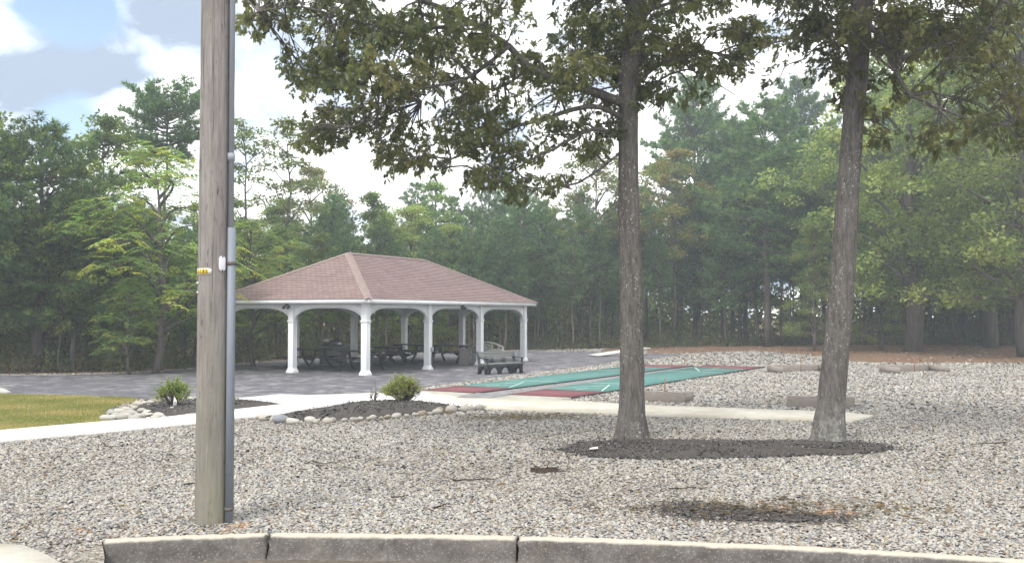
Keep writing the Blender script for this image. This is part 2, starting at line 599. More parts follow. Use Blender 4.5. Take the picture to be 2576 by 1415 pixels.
def sheet(name, P, z, mat, label=None, thick=0.0):
    P = np.asarray(P, float).copy()
    P[:, 2] = z
    a = 0.5 * np.sum(P[:, 0] * np.roll(P[:, 1], -1) - np.roll(P[:, 0], -1) * P[:, 1])
    if a < 0:
        P = P[::-1]
    g = Geo()
    if thick:
        prism(g, P - np.array([0, 0, thick]), (0, 0, thick))
    else:
        g.add(P, np.arange(len(P))[None, :])
    o = g.build(name, mat)
    return props(o, label, None, None, "structure")


# ground: behind the kerb line, out to the horizon
SLOPE_L = np.array([gnd(300, 1356), [-3.75, 8.9, 0], [-3.72, 8.2, 0], [-3.6, 4.0, 0]])
front = [np.array([-3.2, 4.0, 0]), gnd(258, 1440), gnd(263, 1400), KL[0] + [0.0, -0.05, 0], KL[0] + [0, 0.03, 0]] + [k + np.array([0, 0.05, 0]) for k in KL[1:]]
gp = [np.array([-900, 4.0, 0])] + front + [np.array([900, -2.0, 0]), np.array([900, 900, 0]), np.array([-900, 900, 0])]
sheet("ground", gp, 0.0, M["gravel"], "pale river gravel ground running to the woods")
sheet("road", [[-400, -200, 0], [400, -200, 0], [400, 12, 0], [-400, 12, 0]], -0.19, M["road"], "dark asphalt road along the kerb")

# wood edge on the ground
TL = np.array([[-60, 26], [-34, 30.5], [-18.6, 35.2], [-14.4, 36.5], [-11.8, 43.2], [-8.3, 52], [-2, 58], [5.2, 61.5], [12, 65], [23, 69], [36, 66], [52, 58], [80, 45]], float)
TL = np.c_[TL, np.zeros(len(TL))]
TLs = spline(TL, 300)
lit_front = np.array([gnd(x, y) for x, y in [(1500, 886), (1700, 889), (1800, 885), (1900, 883), (2000, 890), (2080, 900), (2180, 912), (2300, 913), (2576, 912)]])
fl = [p for p in TLs if p[0] < 6.2] + list(lit_front) + [np.array([60, 40, 0]), np.array([300, 40, 0]), np.array([300, 400, 0]), np.array([-300, 400, 0]), np.array([-300, 26, 0])]
sheet("forest_floor", fl, 0.004, M["litter"], "brown pine needle litter under the trees")

plaza_px = [(1340, 885), (1500, 884), (1640, 888), (1742, 892), (1640, 901), (1540, 911), (1440, 925), (1300, 943), (1180, 959), (1080, 972), (1005, 983), (940, 989), (892, 994), (772, 996), (705, 994), (640, 999), (600, 1003), (500, 1006), (400, 1005), (330, 1001), (200, 996), (60, 993), (0, 992)]
PLZ = [gnd(*p) for p in plaza_px] + [np.array([-40, 24.0, 0]), np.array([-60, 27, 0])] + [p + np.array([0.3, -0.8, 0]) for p in TLs if -58 < p[0] < 4.4]
sheet("pavement", PLZ, 0.012, M["plaza"], "worn grey asphalt plaza round the pavilion")

# concrete walk: left run, junction and right run
walk_px = [(-900, 1182), (0, 1088), (250, 1066), (500, 1044), (603, 1033), (718, 1020), (603, 1010), (560, 1011), (603, 1005.5), (705, 994.5), (772, 997.5), (892, 994.5), (960, 989), (1062, 986), (1190, 993.5), (1150, 1000), (1240, 1003), (1283, 997), (1437, 1004.5), (1400, 1009), (1600, 1022), (2120, 1041), (2196, 1049), (2131, 1065), (2046, 1060), (1560, 1045), (1240, 1031), (1189, 1028.5), (1142, 1023.5), (1059, 1016), (959, 1014), (879, 1019), (772, 1037.5), (685, 1047.5), (603, 1053.5), (490, 1068), (250, 1091), (0, 1113), (-900, 1210)]
WALK = np.array([gnd(*p) for p in walk_px])
iR = 24
jx = 13
left_part = list(range(0, 14)) + list(range(27, len(walk_px)))
right_part = list(range(13, 28))
sheet("path", WALK[left_part], 0.055, M["path"], "bright concrete walk and landing in front of the pavilion", 0.09)
sheet("path", WALK[right_part], 0.053, M["old_path"], "dusty concrete walk running right past the courts", 0.09)

# lawn
lawn_px = [(0, 993), (60, 994), (200, 997), (330, 1002), (352, 1008), (300, 1020), (262, 1035), (270, 1052), (280, 1062), (140, 1076), (0, 1089)]
LAWN = [gnd(*p) for p in lawn_px] + [gnd(-900, 1183), np.array([-40, 23.5, 0])]
sheet("lawn", LAWN, 0.02, M["turf"], "short dry lawn left of the planted bed")


def bed(name, P, h, label):
    P = np.asarray(P, float)
    c = P.mean(0)
    rings = []
    n = len(P)
    for s, z in ((1, 0.0), (0.9, h * 0.5), (0.7, h * 0.85), (0.35, h)):
        Q = c + (P - c) * s
        Q[:, 2] = z + 0.014 + RNG.normal(0, 0.012, n) * (z > 0)
        rings.append(Q)
    V = np.concatenate(rings + [c[None] + [0, 0, h + 0.014]])
    F = []
    for k in range(3):
        i = np.arange(n)
        F.append(np.stack([i + k * n, (i + 1) % n + k * n, (i + 1) % n + (k + 1) * n, i + (k + 1) * n], -1))
    i = np.arange(n)
    F.append(np.stack([i + 3 * n, (i + 1) % n + 3 * n, np.full(n, 4 * n)], -1))
    o = Geo().add(V, F).build(name, M["mulch"], smooth=True)
    return props(o, label, None, None, "structure")


def smooth_poly(px, n=70):
    P = np.array([gnd(*p) for p in px] + [gnd(*px[0])])
    return spline(P, n)[:-1]


def ragged(P, amp, seed):
    r = np.random.default_rng(seed)
    c = P.mean(0)
    a = np.arange(len(P)) * 2 * math.pi / len(P)
    k = 1 + amp * sum(np.sin(a * f + r.uniform(0, 6.28)) / f ** 0.5 for f in (3, 5, 8, 13)) + r.normal(0, amp * 0.4, len(P))
    return c + (P - c) * k[:, None]


BED_L = smooth_poly([(718, 1020), (603, 1034), (500, 1045), (390, 1056), (345, 1052), (330, 1040), (345, 1028), (400, 1018), (480, 1011), (603, 1010), (660, 1013)])
BED_R = smooth_poly([(1188, 1029), (1142, 1024), (1059, 1016), (959, 1014), (879, 1019), (772, 1038), (690, 1050), (720, 1058), (800, 1059), (900, 1055), (1000, 1048), (1100, 1039)])
BED_T = smooth_poly([(1395, 1132), (1440, 1118), (1530, 1110), (1700, 1108), (1900, 1110), (2080, 1110), (2180, 1117), (2240, 1130), (2190, 1140), (2050, 1146), (1850, 1152), (1650, 1155), (1500, 1150)], 110)
BED_T = ragged(BED_T, 0.035, 5)
BED_F = smooth_poly([(1610, 1280), (1680, 1262), (1790, 1268), (1950, 1283), (2080, 1293), (2160, 1302), (2100, 1316), (1940, 1318), (1800, 1314), (1680, 1302)], 90)
BED_F = ragged(BED_F, 0.07, 6)
bed("mulch_bed", BED_L, 0.10, "dark mulch bed behind the left walk")
bed("mulch_bed", BED_R, 0.12, "dark mulch bed edged with stones before the landing")
bed("mulch_bed", BED_T, 0.04, "dark mulch strip round both oak trunks")
bed("mulch_bed", BED_F.mean(0) + (BED_F - BED_F.mean(0)) * 0.72, 0.004, "thin dark mulch patch in the near gravel")

# grey strip between the two courts
C1 = [gnd(1062, 984.5), gnd(1193, 991.5), gnd(1743, 921.5), gnd(1612, 918.8)]
C2 = [gnd(1283, 995), gnd(1437, 1002.5), gnd(1921, 925), gnd(1778, 920.3)]
sheet("court_strip", [C1[1], C2[0] + (C2[0] - C2[3]) * 0.06, C2[0], C2[3], C1[2]], 0.016, M["strip"], "grey gravel strip between the two courts")
sheet("court_strip", [gnd(1150, 1004), gnd(1240, 1006), gnd(1283, 998), gnd(1200, 992.5)], 0.059, M["strip"], "grey gravel edge by the walk")

# kerb in three cast lengths
KZ = -0.19


def kerb_piece(a, b, label, seed):
    r = np.random.default_rng(seed)
    P = KL[a:b]
    P = spline(P, (b - a) * 4)
    n = len(P)
    T = unit(np.gradient(P, axis=0))
    N = np.stack([T[:, 1], -T[:, 0], np.zeros(n)], -1)  # towards the road
    wob = np.convolve(r.normal(0, 1, n + 8), np.ones(5) / 5, "same")[4:-4]
    prof = [(-0.02, -0.2), (-0.02, 0.008), (0.02, 0.022), (0.10, 0.024), (0.138, 0.012), (0.155, -0.012), (0.165, -0.06), (0.178, -0.12), (0.185, -0.17), (0.21, -0.2)]
    k = len(prof)
    V = np.zeros((n, k, 3))
    for j, (u, z) in enumerate(prof):
        e = r.normal(0, 1, n)
        amp = 0.0035 if j > 1 else 0
        V[:, j] = P + N * (u + wob * 0.006 * (j > 2) + e * amp)[:, None]
        V[:, j, 2] = z + (e * amp * 0.7 + wob * 0.003) * (0 < j < 9)
    for end, sgn in ((0, 1), (n - 1, -1)):
        V[end] += T[end] * sgn * 0.006
    # broken ends
    for end, sgn in ((0, 1), (n - 1, -1)):
        V[end, 3:9] += T[end] * sgn * (r.random((6, 1)) * 0.022)
        V[end, 2:7, 2] -= r.random(5) * 0.025
    i = np.arange(n - 1)[:, None] * k
    j = np.arange(k - 1)[None, :]
    q = np.stack([i + j, i + j + 1, i + k + j + 1, i + k + j], -1).reshape(-1, 4)
    e1 = np.arange(k)[None, ::-1]
    e2 = (np.arange(k) + (n - 1) * k)[None, :]
    o = Geo().add(V.reshape(-1, 3), [q[:, ::-1], e1[:, ::-1], e2[:, ::-1]]).build("kerb", M["kerb"], smooth=True)
    return props(o, label, None, None, "structure")


def kidx(px, py):
    p = gnd(px, py)
    return int(np.argmin(np.linalg.norm(KL - p, axis=1)))


k1, k2 = kidx(668, 1344), kidx(1283, 1351)
kerb_piece(0, k1 + 1, "rounded left end length of worn concrete kerb", 1)
kerb_piece(k1, k2 + 1, "middle length of worn concrete kerb between the cracks", 2)
kerb_piece(k2, len(KL), "long right length of worn concrete kerb", 3)
slab = [gnd(-60, 1366, 0.01), gnd(58, 1371, 0.01), gnd(110, 1392, 0.01), gnd(165, 1424, 0.01), gnd(150, 1560, 0.01), gnd(-400, 1560, 0.01)]
sheet("pavement_slab", slab, 0.02, M["old_path"], "cream concrete slab at the bottom left corner", 0.1)

# ------------------------------------------------------------------ gravel, mulch, grass (what nobody could count)
WALKp = WALK


def pebble_points(y0, y1, sp, pad=1.0):
    xs = np.arange(-0.545 * y1 - pad, 0.545 * y1 + pad, sp)
    ys = np.arange(y0, y1, sp)
    X, Y = np.meshgrid(xs, ys)
    X = X + (np.arange(len(ys)) % 2)[:, None] * sp * 0.5
    X = (X + RNG.uniform(-0.42, 0.42, X.shape) * sp).ravel()
    Y = (Y + RNG.uniform(-0.42, 0.42, Y.shape) * sp).ravel()
    k = np.abs(X) < 0.545 * Y + pad
    X, Y = X[k], Y[k]
    kill = inside(WALKp, X, Y) | inside(PLZ, X, Y) | inside(LAWN, X, Y) | inside(slab, X, Y)
    for c in (C1, C2):
        kill |= inside(c, X, Y)
    kill |= inside([C1[1], C2[0], C2[3], C1[2]], X, Y)
    kill |= inside(fl, X, Y) & (RNG.random(len(X)) > 0.03)
    for b_, keep in ((BED_L, 0.01), (BED_R, 0.0), (BED_T, 0.12), (BED_F, 0.5)):
        kill |= inside(b_, X, Y) & (RNG.random(len(X)) > keep)
    for b_ in (BED_T, BED_F):  # ragged rim
        c = b_.mean(0)
        kill |= inside(c + (b_ - c) * 1.12, X, Y) & (RNG.random(len(X)) > 0.5)
    ky = np.interp(X, KL[:, 0], KL[:, 1] + 0.015)
    left = X < KL[0, 0]
    GAP = [KL[0], gnd(262, 1380), gnd(262, 1400), gnd(256, 1440), gnd(900, 1440), gnd(900, 1350)]
    kill |= ~left & (Y < ky)
    kill |= inside(GAP, X, Y) | (Y < 7.95)
    return X[~kill], Y[~kill]


PAL = np.array([0.595, 0.595, 0.60]) * np.array([[0.70, 0.67, 0.60], [0.60, 0.57, 0.50], [0.50, 0.485, 0.46], [0.47, 0.385, 0.27], [0.33, 0.33, 0.34], [0.19, 0.19, 0.2], [0.075, 0.075, 0.08], [0.36, 0.22, 0.13]])
PW = np.array([0.26, 0.25, 0.18, 0.11, 0.09, 0.06, 0.035, 0.015])
PW = PW / PW.sum()
OR = [(gnd(600, 1325), 0.16), (gnd(625, 1318), 0.1), (gnd(560, 1338), 0.07), (gnd(210, 1335), 0.08), (gnd(1950, 1285), 0.25), (gnd(2110, 1292), 0.2)]


def patchy(x, y):
    """low frequency pattern of thin, dusty and trodden places in the gravel"""
    f = np.sin(x * 0.9 + 1.3 * np.sin(y * 0.5 + 1)) + np.sin(y * 1.1 + 1.7 * np.sin(x * 0.45)) + 0.7 * np.sin(x * 2.3 - y * 1.9 + 2) + 0.5 * np.sin(x * 4.1 + y * 3.3)
    return np.clip(f / 5.0 + 0.5, 0, 1)


def pebbles(g, X, Y, a0, a1, flat, lod):
    thin = RNG.random(len(X)) < 0.42 * np.clip(patchy(X, Y) - 0.5, 0, 1) * 2
    X, Y = X[~thin], Y[~thin]
    n = len(X)
    a = RNG.uniform(a0, a1, n) * RNG.choice([1, 1, 1, 1.35], n)
    b = a * RNG.uniform(0.5, 0.85, n)
    h = b * RNG.uniform(0.5, 0.9, n) * flat
    th = RNG.uniform(0, math.pi, n)
    tx, ty = RNG.normal(0, 0.3, n), RNG.normal(0, 0.3, n)
    k = 6 if lod == 0 else 5 if lod == 1 else 4
    ang = np.arange(k) * 2 * math.pi / k
    rings = [(1.0, -0.15), (0.78, 0.62)] if lod == 0 else [(1.0, 0.0)]
    VS = []
    for s, zz in rings:
        jit = RNG.uniform(0.85, 1.12, (n, k))
        lx = np.cos(ang)[None] * a[:, None] * s * jit
        ly = np.sin(ang)[None] * b[:, None] * s * jit
        x = lx * np.cos(th)[:, None] - ly * np.sin(th)[:, None]
        y = lx * np.sin(th)[:, None] + ly * np.cos(th)[:, None]
        z = np.broadcast_to((h * zz)[:, None], x.shape) + (x * tx[:, None] + y * ty[:, None])
        VS.append(np.stack([x + X[:, None], y + Y[:, None], z], -1))
    VS.append(np.stack([X, Y, h], -1)[:, None, :])
    V = np.concatenate(VS, 1)
    m = V.shape[1]
    V[..., 2] += RNG.uniform(-0.004, 0.008, n)[:, None] + 0.004
    base = np.arange(n)[:, None, None] * m
    i = np.arange(k)
    fs = []
    if lod == 0:
        q = np.stack([i, (i + 1) % k, (i + 1) % k + k, i + k], -1)
        fs.append((base + q[None]).reshape(-1, 4))
        tr = np.stack([i + k, (i + 1) % k + k, np.full(k, 2 * k)], -1)
    else:
        tr = np.stack([i, (i + 1) % k, np.full(k, k)], -1)
    fs.append((base + tr[None]).reshape(-1, 3))
    c = PAL[RNG.choice(len(PAL), n, p=PW)] * RNG.uniform(0.8, 1.12, n)[:, None]
    c = c * (1 - 0.14 * patchy(X, Y)[:, None] * np.array([0.85, 1.0, 1.1]))
    for p, r_ in OR:
        d = np.hypot(X - p[0], Y - p[1]) / r_
        f = (d < RNG.uniform(0.3, 1.2, n)) & (RNG.random(n) < 0.6)
        c[f] = c[f] * 0.35 + np.array([0.42, 0.2, 0.08]) * 0.65
    C = np.ones((n, m, 4))
    C[..., :3] = c[:, None, :]
    g.add(V.reshape(-1, 3), fs, C.reshape(-1, 4))


g = Geo()
X, Y = pebble_points(7.9, 13.5, 0.0305)
pebbles(g, X, Y, 0.011, 0.025, 0.85, 0)
X, Y = pebble_points(13.5, 21, 0.041)
pebbles(g, X, Y, 0.015, 0.031, 0.9, 1)
X, Y = pebble_points(42, 66, 0.13)
pebbles(g, X, Y, 0.045, 0.085, 0.6, 2)
X, Y = pebble_points(21, 42, 0.075)
pebbles(g, X, Y, 0.024, 0.05, 0.85, 2)
props(g.build("gravel", M["pebble"], smooth=True), "loose cream and grey river pebbles covering the open ground", None, None, "stuff")


def scatter_in(poly, dens):
    poly = np.asarray(poly)
    lo, hi = poly.min(0), poly.max(0)
    n = int((hi[0] - lo[0]) * (hi[1] - lo[1]) * dens)
    x = RNG.uniform(lo[0], hi[0], n)
    y = RNG.uniform(lo[1], hi[1], n)
    k = inside(poly, x, y)
    return x[k], y[k]


def chips(poly, dens, h, name, label, lo=0.02, hi=0.05):
    c = np.asarray(poly).mean(0)
    big = c + (np.asarray(poly) - c) * 1.14
    x, y = scatter_in(big, dens)
    keep = inside(np.asarray(poly), x, y) | (RNG.random(len(x)) < 0.22)
    x, y = x[keep], y[keep]
    n = len(x)
    r = np.min([np.hypot(x - p[0], y - p[1]) for p in np.asarray(poly)], axis=0)
    z = h * np.clip(r / 0.5, 0.1, 1) + 0.02
    L = RNG.uniform(lo, hi, n)
    W = L * RNG.uniform(0.15, 0.35, n)
    d = unit(np.stack([RNG.normal(0, 1, n), RNG.normal(0, 1, n), RNG.normal(0, 0.35, n)], -1))
    s = unit(np.cross(d, np.stack([RNG.normal(0, 0.5, n), RNG.normal(0, 0.5, n), np.ones(n)], -1)))
    up = np.cross(s, d)
    cc = np.stack([x, y, z], -1)
    V = np.stack([cc - d * L[:, None] / 1 - s * W[:, None], cc + d * L[:, None] - s * W[:, None], cc + d * L[:, None] + s * W[:, None], cc - d * L[:, None] + s * W[:, None], cc + up * W[:, None] * 0.8], 1)
    b = np.arange(n)[:, None, None] * 5
    f = (b + np.array([[0, 1, 4], [1, 2, 4], [2, 3, 4], [3, 0, 4]])[None]).reshape(-1, 3)
    col = np.where(RNG.random((n, 1)) < 0.12, RNG.uniform(0.10, 0.26, (n, 1)), RNG.uniform(0.025, 0.11, (n, 1))) * np.array([[1.0, 0.93, 0.9]])
    C = np.ones((n, 5, 4))
    C[..., :3] = col[:, None, :]
    o = Geo().add(V.reshape(-1, 3), f, C.reshape(-1, 4)).build(name, M["chips"])
    return props(o, label, None, None, "stuff")


chips(BED_L, 420, 0.09, "bark_mulch", "dark bark chips of the left bed")
chips(BED_R, 420, 0.11, "bark_mulch", "dark bark chips of the stone edged bed")
chips(BED_T, 900, 0.035, "bark_mulch", "dark bark chips round the oak trunks", 0.012, 0.035)
chips(BED_F, 1000, 0.018, "bark_mulch", "dark bark chips thinly spread in the near gravel", 0.01, 0.03)

# grass blades
x, y = scatter_in([p for p in LAWN if p[0] > -18] + [np.array([-14.5, 24.6, 0]), np.array([-11.2, 17.2, 0])], 5)
LP = [gnd(*p) for p in lawn_px] + [gnd(-220, 1112), np.array([-14.9, 24.8, 0])]
x, y = scatter_in(LP, 2600)
n = len(x)
hh = RNG.uniform(0.015, 0.05, n)
dx = RNG.normal(0, 0.018, (n, 2))
w = RNG.uniform(0.004, 0.009, n)
th = RNG.uniform(0, math.pi, n)
b0 = np.stack([x - w * np.cos(th), y - w * np.sin(th), np.full(n, 0.018)], -1)
b1 = np.stack([x + w * np.cos(th), y + w * np.sin(th), np.full(n, 0.018)], -1)
tp = np.stack([x + dx[:, 0], y + dx[:, 1], 0.02 + hh], -1)
V = np.stack([b0, b1, tp], 1).reshape(-1, 3)
dry = (np.sin(x * 1.7 + 2) * np.sin(y * 2.3) + RNG.normal(0, 0.6, n)) > 0.35
gc = np.where(dry[:, None], np.array([[0.36, 0.29, 0.13]]), np.array([[0.205, 0.215, 0.062]])) * RNG.uniform(0.7, 1.3, (n, 1))
C = np.ones((n, 3, 4))
C[..., :3] = gc[:, None, :]
props(Geo().add(V, np.arange(3 * n).reshape(-1, 3), C.reshape(-1, 4)).build("grass", M["grassblade"]), "short green and straw coloured grass blades on the lawn", None, None, "stuff")


# ------------------------------------------------------------------ pavilion
PA = np.array([-5.09, 34.60, 0.012])
PD1 = unit(np.array([0.4669, 0.8843, 0]))
PD2 = np.array([-PD1[1], PD1[0], 0])
PR = math.atan2(PD1[1], PD1[0])
PLn, PWd = 12.03, 6.5
ZS, ZB = 1.91, 2.49


def pav(u, v, z=0.0):
    return PA + PD1 * u + PD2 * v + np.array([0, 0, z])


pv = thing("pavilion", "open white pavilion with arched bays and a brown shingled hip roof", "pavilion", PA, PR)
cols = [(PLn * i / 3, 0) for i in range(4)] + [(PLn * i / 3, PWd) for i in range(4)] + [(0, PWd / 2), (PLn, PWd / 2)]
for cx_, cy_ in cols:
    c = Geo()
    box(c, (cx_, cy_, 0.97), (0.215, 0.215, 1.9))
    for sx in (-1, 1):  # raised corner boards of the shaft
        for sy in (-1, 1):
            box(c, (cx_ + sx * 0.092, cy_ + sy * 0.092, 0.97), (0.05, 0.05, 1.86))
    co = c.build("column", M["white"], pv, bevel=0.006)
    b = Geo()
    box(b, (cx_, cy_, 0.03), (0.33, 0.33, 0.06))
    box(b, (cx_, cy_, 0.115), (0.32, 0.32, 0.11), taper=0.74)
    b.build("column_base", M["white"], co, bevel=0.006)
    b = Geo()
    box(b, (cx_, cy_, ZS - 0.035), (0.29, 0.29, 0.045))
    box(b, (cx_, cy_, ZS - 0.08), (0.255, 0.255, 0.04))
    b.build("capital", M["white"], co, bevel=0.006)
    b = Geo()
    box(b, (cx_, cy_, (ZS + ZB) / 2 + 0.02), (0.235, 0.235, ZB - ZS + 0.06))
    b.build("pier", M["white"], co, bevel=0.004)


def arch(p, q, n_seg=14):
    p, q = np.array([*p, 0.0]), np.array([*q, 0.0])
    d = unit(q - p)
    nrm = np.array([-d[1], d[0], 0])
    a, b = p + d * 0.12, q - d * 0.12
    L = np.linalg.norm(b - a)
    r_ = min(1.1, L * 0.40)
    zc = 2.34
    top = ZB + 0.03
    us = [0.0] + list(r_ * (1 - np.cos(np.linspace(0.0, math.pi / 2, n_seg))))[1:]
    us = us + [L - u for u in us[::-1]]
    P = []
    for u in us:
        k = min(u, L - u)
        z = ZS + (zc - ZS) * math.sqrt(max(0, 1 - (1 - min(k, r_) / r_) ** 2))
        P.append(a + d * u + [0, 0, z])
    V, F = [], []
    g = Geo()
    n = len(P)
    for w in (-0.045, 0.045):
        low = np.array(P) + nrm * w
        up = low.copy()
        up[:, 2] = top
        V += [low, up]
    V = np.concatenate(V)
    i = np.arange(n - 1)
    F = [np.stack([i, i + 1, i + 1 + n, i + n], -1), np.stack([i + 2 * n, i + 3 * n, i + 1 + 3 * n, i + 1 + 2 * n], -1), np.stack([i, i + 2 * n, i + 1 + 2 * n, i + 1], -1), np.stack([i + n, i + 1 + n, i + 1 + 3 * n, i + 3 * n], -1)]
    g.add(V, F)
    # trim bead along the curve, proud of the panel
    Q = np.array(P)
    for w in (-0.05, 0.05):
        m_ = len(Q)
        A = Q + nrm * w + [0, 0, 0.0]
        B = Q + nrm * w + [0, 0, 0.05]
        A2, B2 = A + nrm * np.sign(w) * 0.012, B + nrm * np.sign(w) * 0.012
        g.add(np.concatenate([A, B, A2, B2]), [np.stack([i, i + 1, i + 1 + 2 * m_, i + 2 * m_], -1), np.stack([i + 2 * m_, i + 1 + 2 * m_, i + 1 + 3 * m_, i + 3 * m_], -1), np.stack([i + m_, i + 3 * m_, i + 1 + 3 * m_, i + 1 + m_], -1)])
    return g.build("arch", M["white"], pv)


for i in range(3):
    for y_ in (0, PWd):
        arch((PLn * i / 3, y_), (PLn * (i + 1) / 3, y_))
for x_ in (0, PLn):
    arch((x_, 0), (x_, PWd / 2))
    arch((x_, PWd / 2), (x_, PWd))
OV = 0.42
x0, x1, y0, y1 = -OV, PLn + OV, -OV, PWd + OV
ZF0, ZF1 = ZB + 0.01, ZB + 0.15
g = Geo()
t_ = 0.03
box(g, ((x0 + x1) / 2, y0, (ZF0 + ZF1) / 2), (x1 - x0 + t_, t_, ZF1 - ZF0))
box(g, ((x0 + x1) / 2, y1, (ZF0 + ZF1) / 2), (x1 - x0 + t_, t_, ZF1 - ZF0))
box(g, (x0, (y0 + y1) / 2, (ZF0 + ZF1) / 2), (t_, y1 - y0 - t_, ZF1 - ZF0))
box(g, (x1, (y0 + y1) / 2, (ZF0 + ZF1) / 2), (t_, y1 - y0 - t_, ZF1 - ZF0))
g.build("fascia", M["white"], pv)
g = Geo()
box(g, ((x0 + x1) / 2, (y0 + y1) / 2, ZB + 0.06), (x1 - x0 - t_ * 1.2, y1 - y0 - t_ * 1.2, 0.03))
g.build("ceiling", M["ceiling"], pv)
# roof: courses of shingles, each lapping the one below
EO = 0.035
RZ0, RZ1 = ZF1 + 0.005, 4.52
hw = (y1 - y0) / 2 + EO
g = Geo()
UVS = []
a0, a1 = np.array([x0 - EO, y0 - EO]), np.array([x1 + EO, y1 + EO])
slope = math.hypot(hw, RZ1 - RZ0)
NC = 27


def pt(side, s, f):
    """s: 0 eave .. 1 ridge, f: 0/1 end of the course"""
    i_ = hw * s
    z = RZ0 + (RZ1 - RZ0) * s
    lo = np.array([a0[0] + i_, a0[1] + i_])
    hi = np.array([a1[0] - i_, a1[1] - i_])
    c4 = [(lo[0], lo[1]), (hi[0], lo[1]), (hi[0], hi[1]), (lo[0], hi[1])]
    p, q = c4[side], c4[(side + 1) % 4]
    w = (p, q)[f]
    return np.array([w[0], w[1], z])


for side in range(4):
    for k in range(NC):
        s0, s1 = k / NC, (k + 1) / NC
        lift = np.array([0, 0, 0.016])
        A, B = pt(side, s0, 0), pt(side, s0, 1)
        D, C_ = pt(side, s1, 0), pt(side, s1, 1)
        g.add([A + lift, B + lift, C_, D, A, B], [np.array([[0, 1, 2, 3]]), np.array([[4, 5, 1, 0]])])
        ax = 0 if side in (0, 2) else 1
        for P_, s_ in ((A, s0), (B, s0), (C_, s1), (D, s1), (A, s0), (B, s0)):
            UVS.append((P_[ax] + side * 1.37, s_ * slope * (NC * 0.16 / slope)))
roof = g.build("roof", M["shingle"], pv, uv=UVS)
for side in range(4):
    g = Geo()
    A, B = pt(side, 0.0, 0), pt(side, 1.0, 0)
    d = unit(B - A)
    s = unit(np.cross(d, [0, 0, 1]))
    n_ = 22
    for k in range(n_):
        P0, P1 = A + (B - A) * (k / n_), A + (B - A) * ((k + 1.12) / n_)
        u0 = np.array([0, 0, 0.036])
        u1 = np.array([0, 0, 0.022])
        dn = np.array([0, 0, -0.052])
        g.add([P0 + u0, P0 + s * 0.15 + u0 + dn, P1 + s * 0.15 + u1 + dn, P1 + u1, P0 - s * 0.15 + u0 + dn, P1 - s * 0.15 + u1 + dn], np.array([[0, 1, 2, 3], [4, 0, 3, 5]]))
    g.build("hip_cap", M["ridgecap"], roof)
g = Geo()
A, B = pt(0, 1.0, 0), pt(0, 1.0, 1)
for k in range(24):
    P0, P1 = A + (B - A) * (k / 24), A + (B - A) * ((k + 1.1) / 24)
    s = np.array([0, 0.15, 0])
    g.add([P0 + [0, 0, 0.04], P0 - s - [0, 0, 0.03], P1 - s - [0, 0, 0.045], P1 + [0, 0, 0.025], P0 + s - [0, 0, 0.03], P1 + s - [0, 0, 0.045]], np.array([[0, 1, 2, 3], [4, 0, 3, 5]]))
g.build("ridge_cap", M["ridgecap"], roof)
# floodlights under the eave, electrics on the second column
for u, v, ax in ((-0.3, PWd / 2 + 0.02, 0), (PLn / 2 + 0.1, -0.3, 1)):
    g = Geo()
    box(g, (u, v, ZB - 0.02), (0.1, 0.1, 0.05))
    for s in (-0.1, 0.1):
        o_ = np.array([u, v + s, ZB - 0.1]) if ax == 0 else np.array([u + s, v, ZB - 0.1])
        dd = np.array([-1, 0, -0.5]) if ax == 0 else np.array([0, -1, -0.5])
        dd = unit(dd)
        tube(g, [np.array([u, v, ZB - 0.03]), o_ - dd * 0.02], 0.015, 6)
        tube(g, [o_ - dd * 0.04, o_ + dd * 0.03, o_ + dd * 0.09], [0.03, 0.055, 0.06], 10)
    g.build("floodlight", M["darkmetal"], pv)
cx_ = PLn / 3
g = Geo()
box(g, (cx_ + 0.06, -0.15, 0.78), (0.1, 0.08, 0.16))
g.build("outlet_box", M["conduit"], pv, bevel=0.005)
g = Geo()
tube(g, spline([(cx_ + 0.06, -0.15, 0.7), (cx_ + 0.06, -0.13, 0.4), (cx_ + 0.06, -0.15, 0.15), (cx_ + 0.08, -0.24, 0.03)], 12), 0.014, 6)
g.build("power_cable", M["darkmetal"], pv)
g = Geo()
box(g, (cx_ - 0.125, 0.0, 1.33), (0.04, 0.07, 0.11))
g.build("switch_box", M["alu"], pv, bevel=0.004)

# ------------------------------------------------------------------ furniture


def picnic_table(label, u, v, rz, cat="picnic table"):
    t = thing("picnic_table", label, cat, pav(u, v), rz, "dark picnic tables under the pavilion")
    g = Geo()
    for k in range(5):
        box(g, (0, (k - 2) * 0.15, 0.735), (1.83, 0.142, 0.04))
    g.build("tabletop", M["table"], t, bevel=0.004)
    for s in (-1, 1):
        g = Geo()
        for k in range(2):
            box(g, (0, s * (0.62 + k * 0.15), 0.445), (1.83, 0.142, 0.04))
        g.build("seat", M["table"], t, bevel=0.004)
    for x_ in (-0.62, 0.62):
        g = Geo()
        for s in (-1, 1):
            tube(g, spline([(x_, s * 0.28, 0.71), (x_, s * 0.33, 0.42), (x_, s * 0.5, 0.2), (x_, s * 0.68, 0.0)], 10), np.linspace(0.045, 0.055, 10), 8)
            tube(g, spline([(x_, s * 0.78, 0.42), (x_, s * 0.6, 0.36), (x_, s * 0.34, 0.4)], 8), 0.04, 8)
        box(g, (x_, 0, 0.69), (0.07, 0.66, 0.05))
        box(g, (x_, 0, 0.405), (0.06, 1.5, 0.04))
        g.build("leg_frame", M["table"], t)
    return t


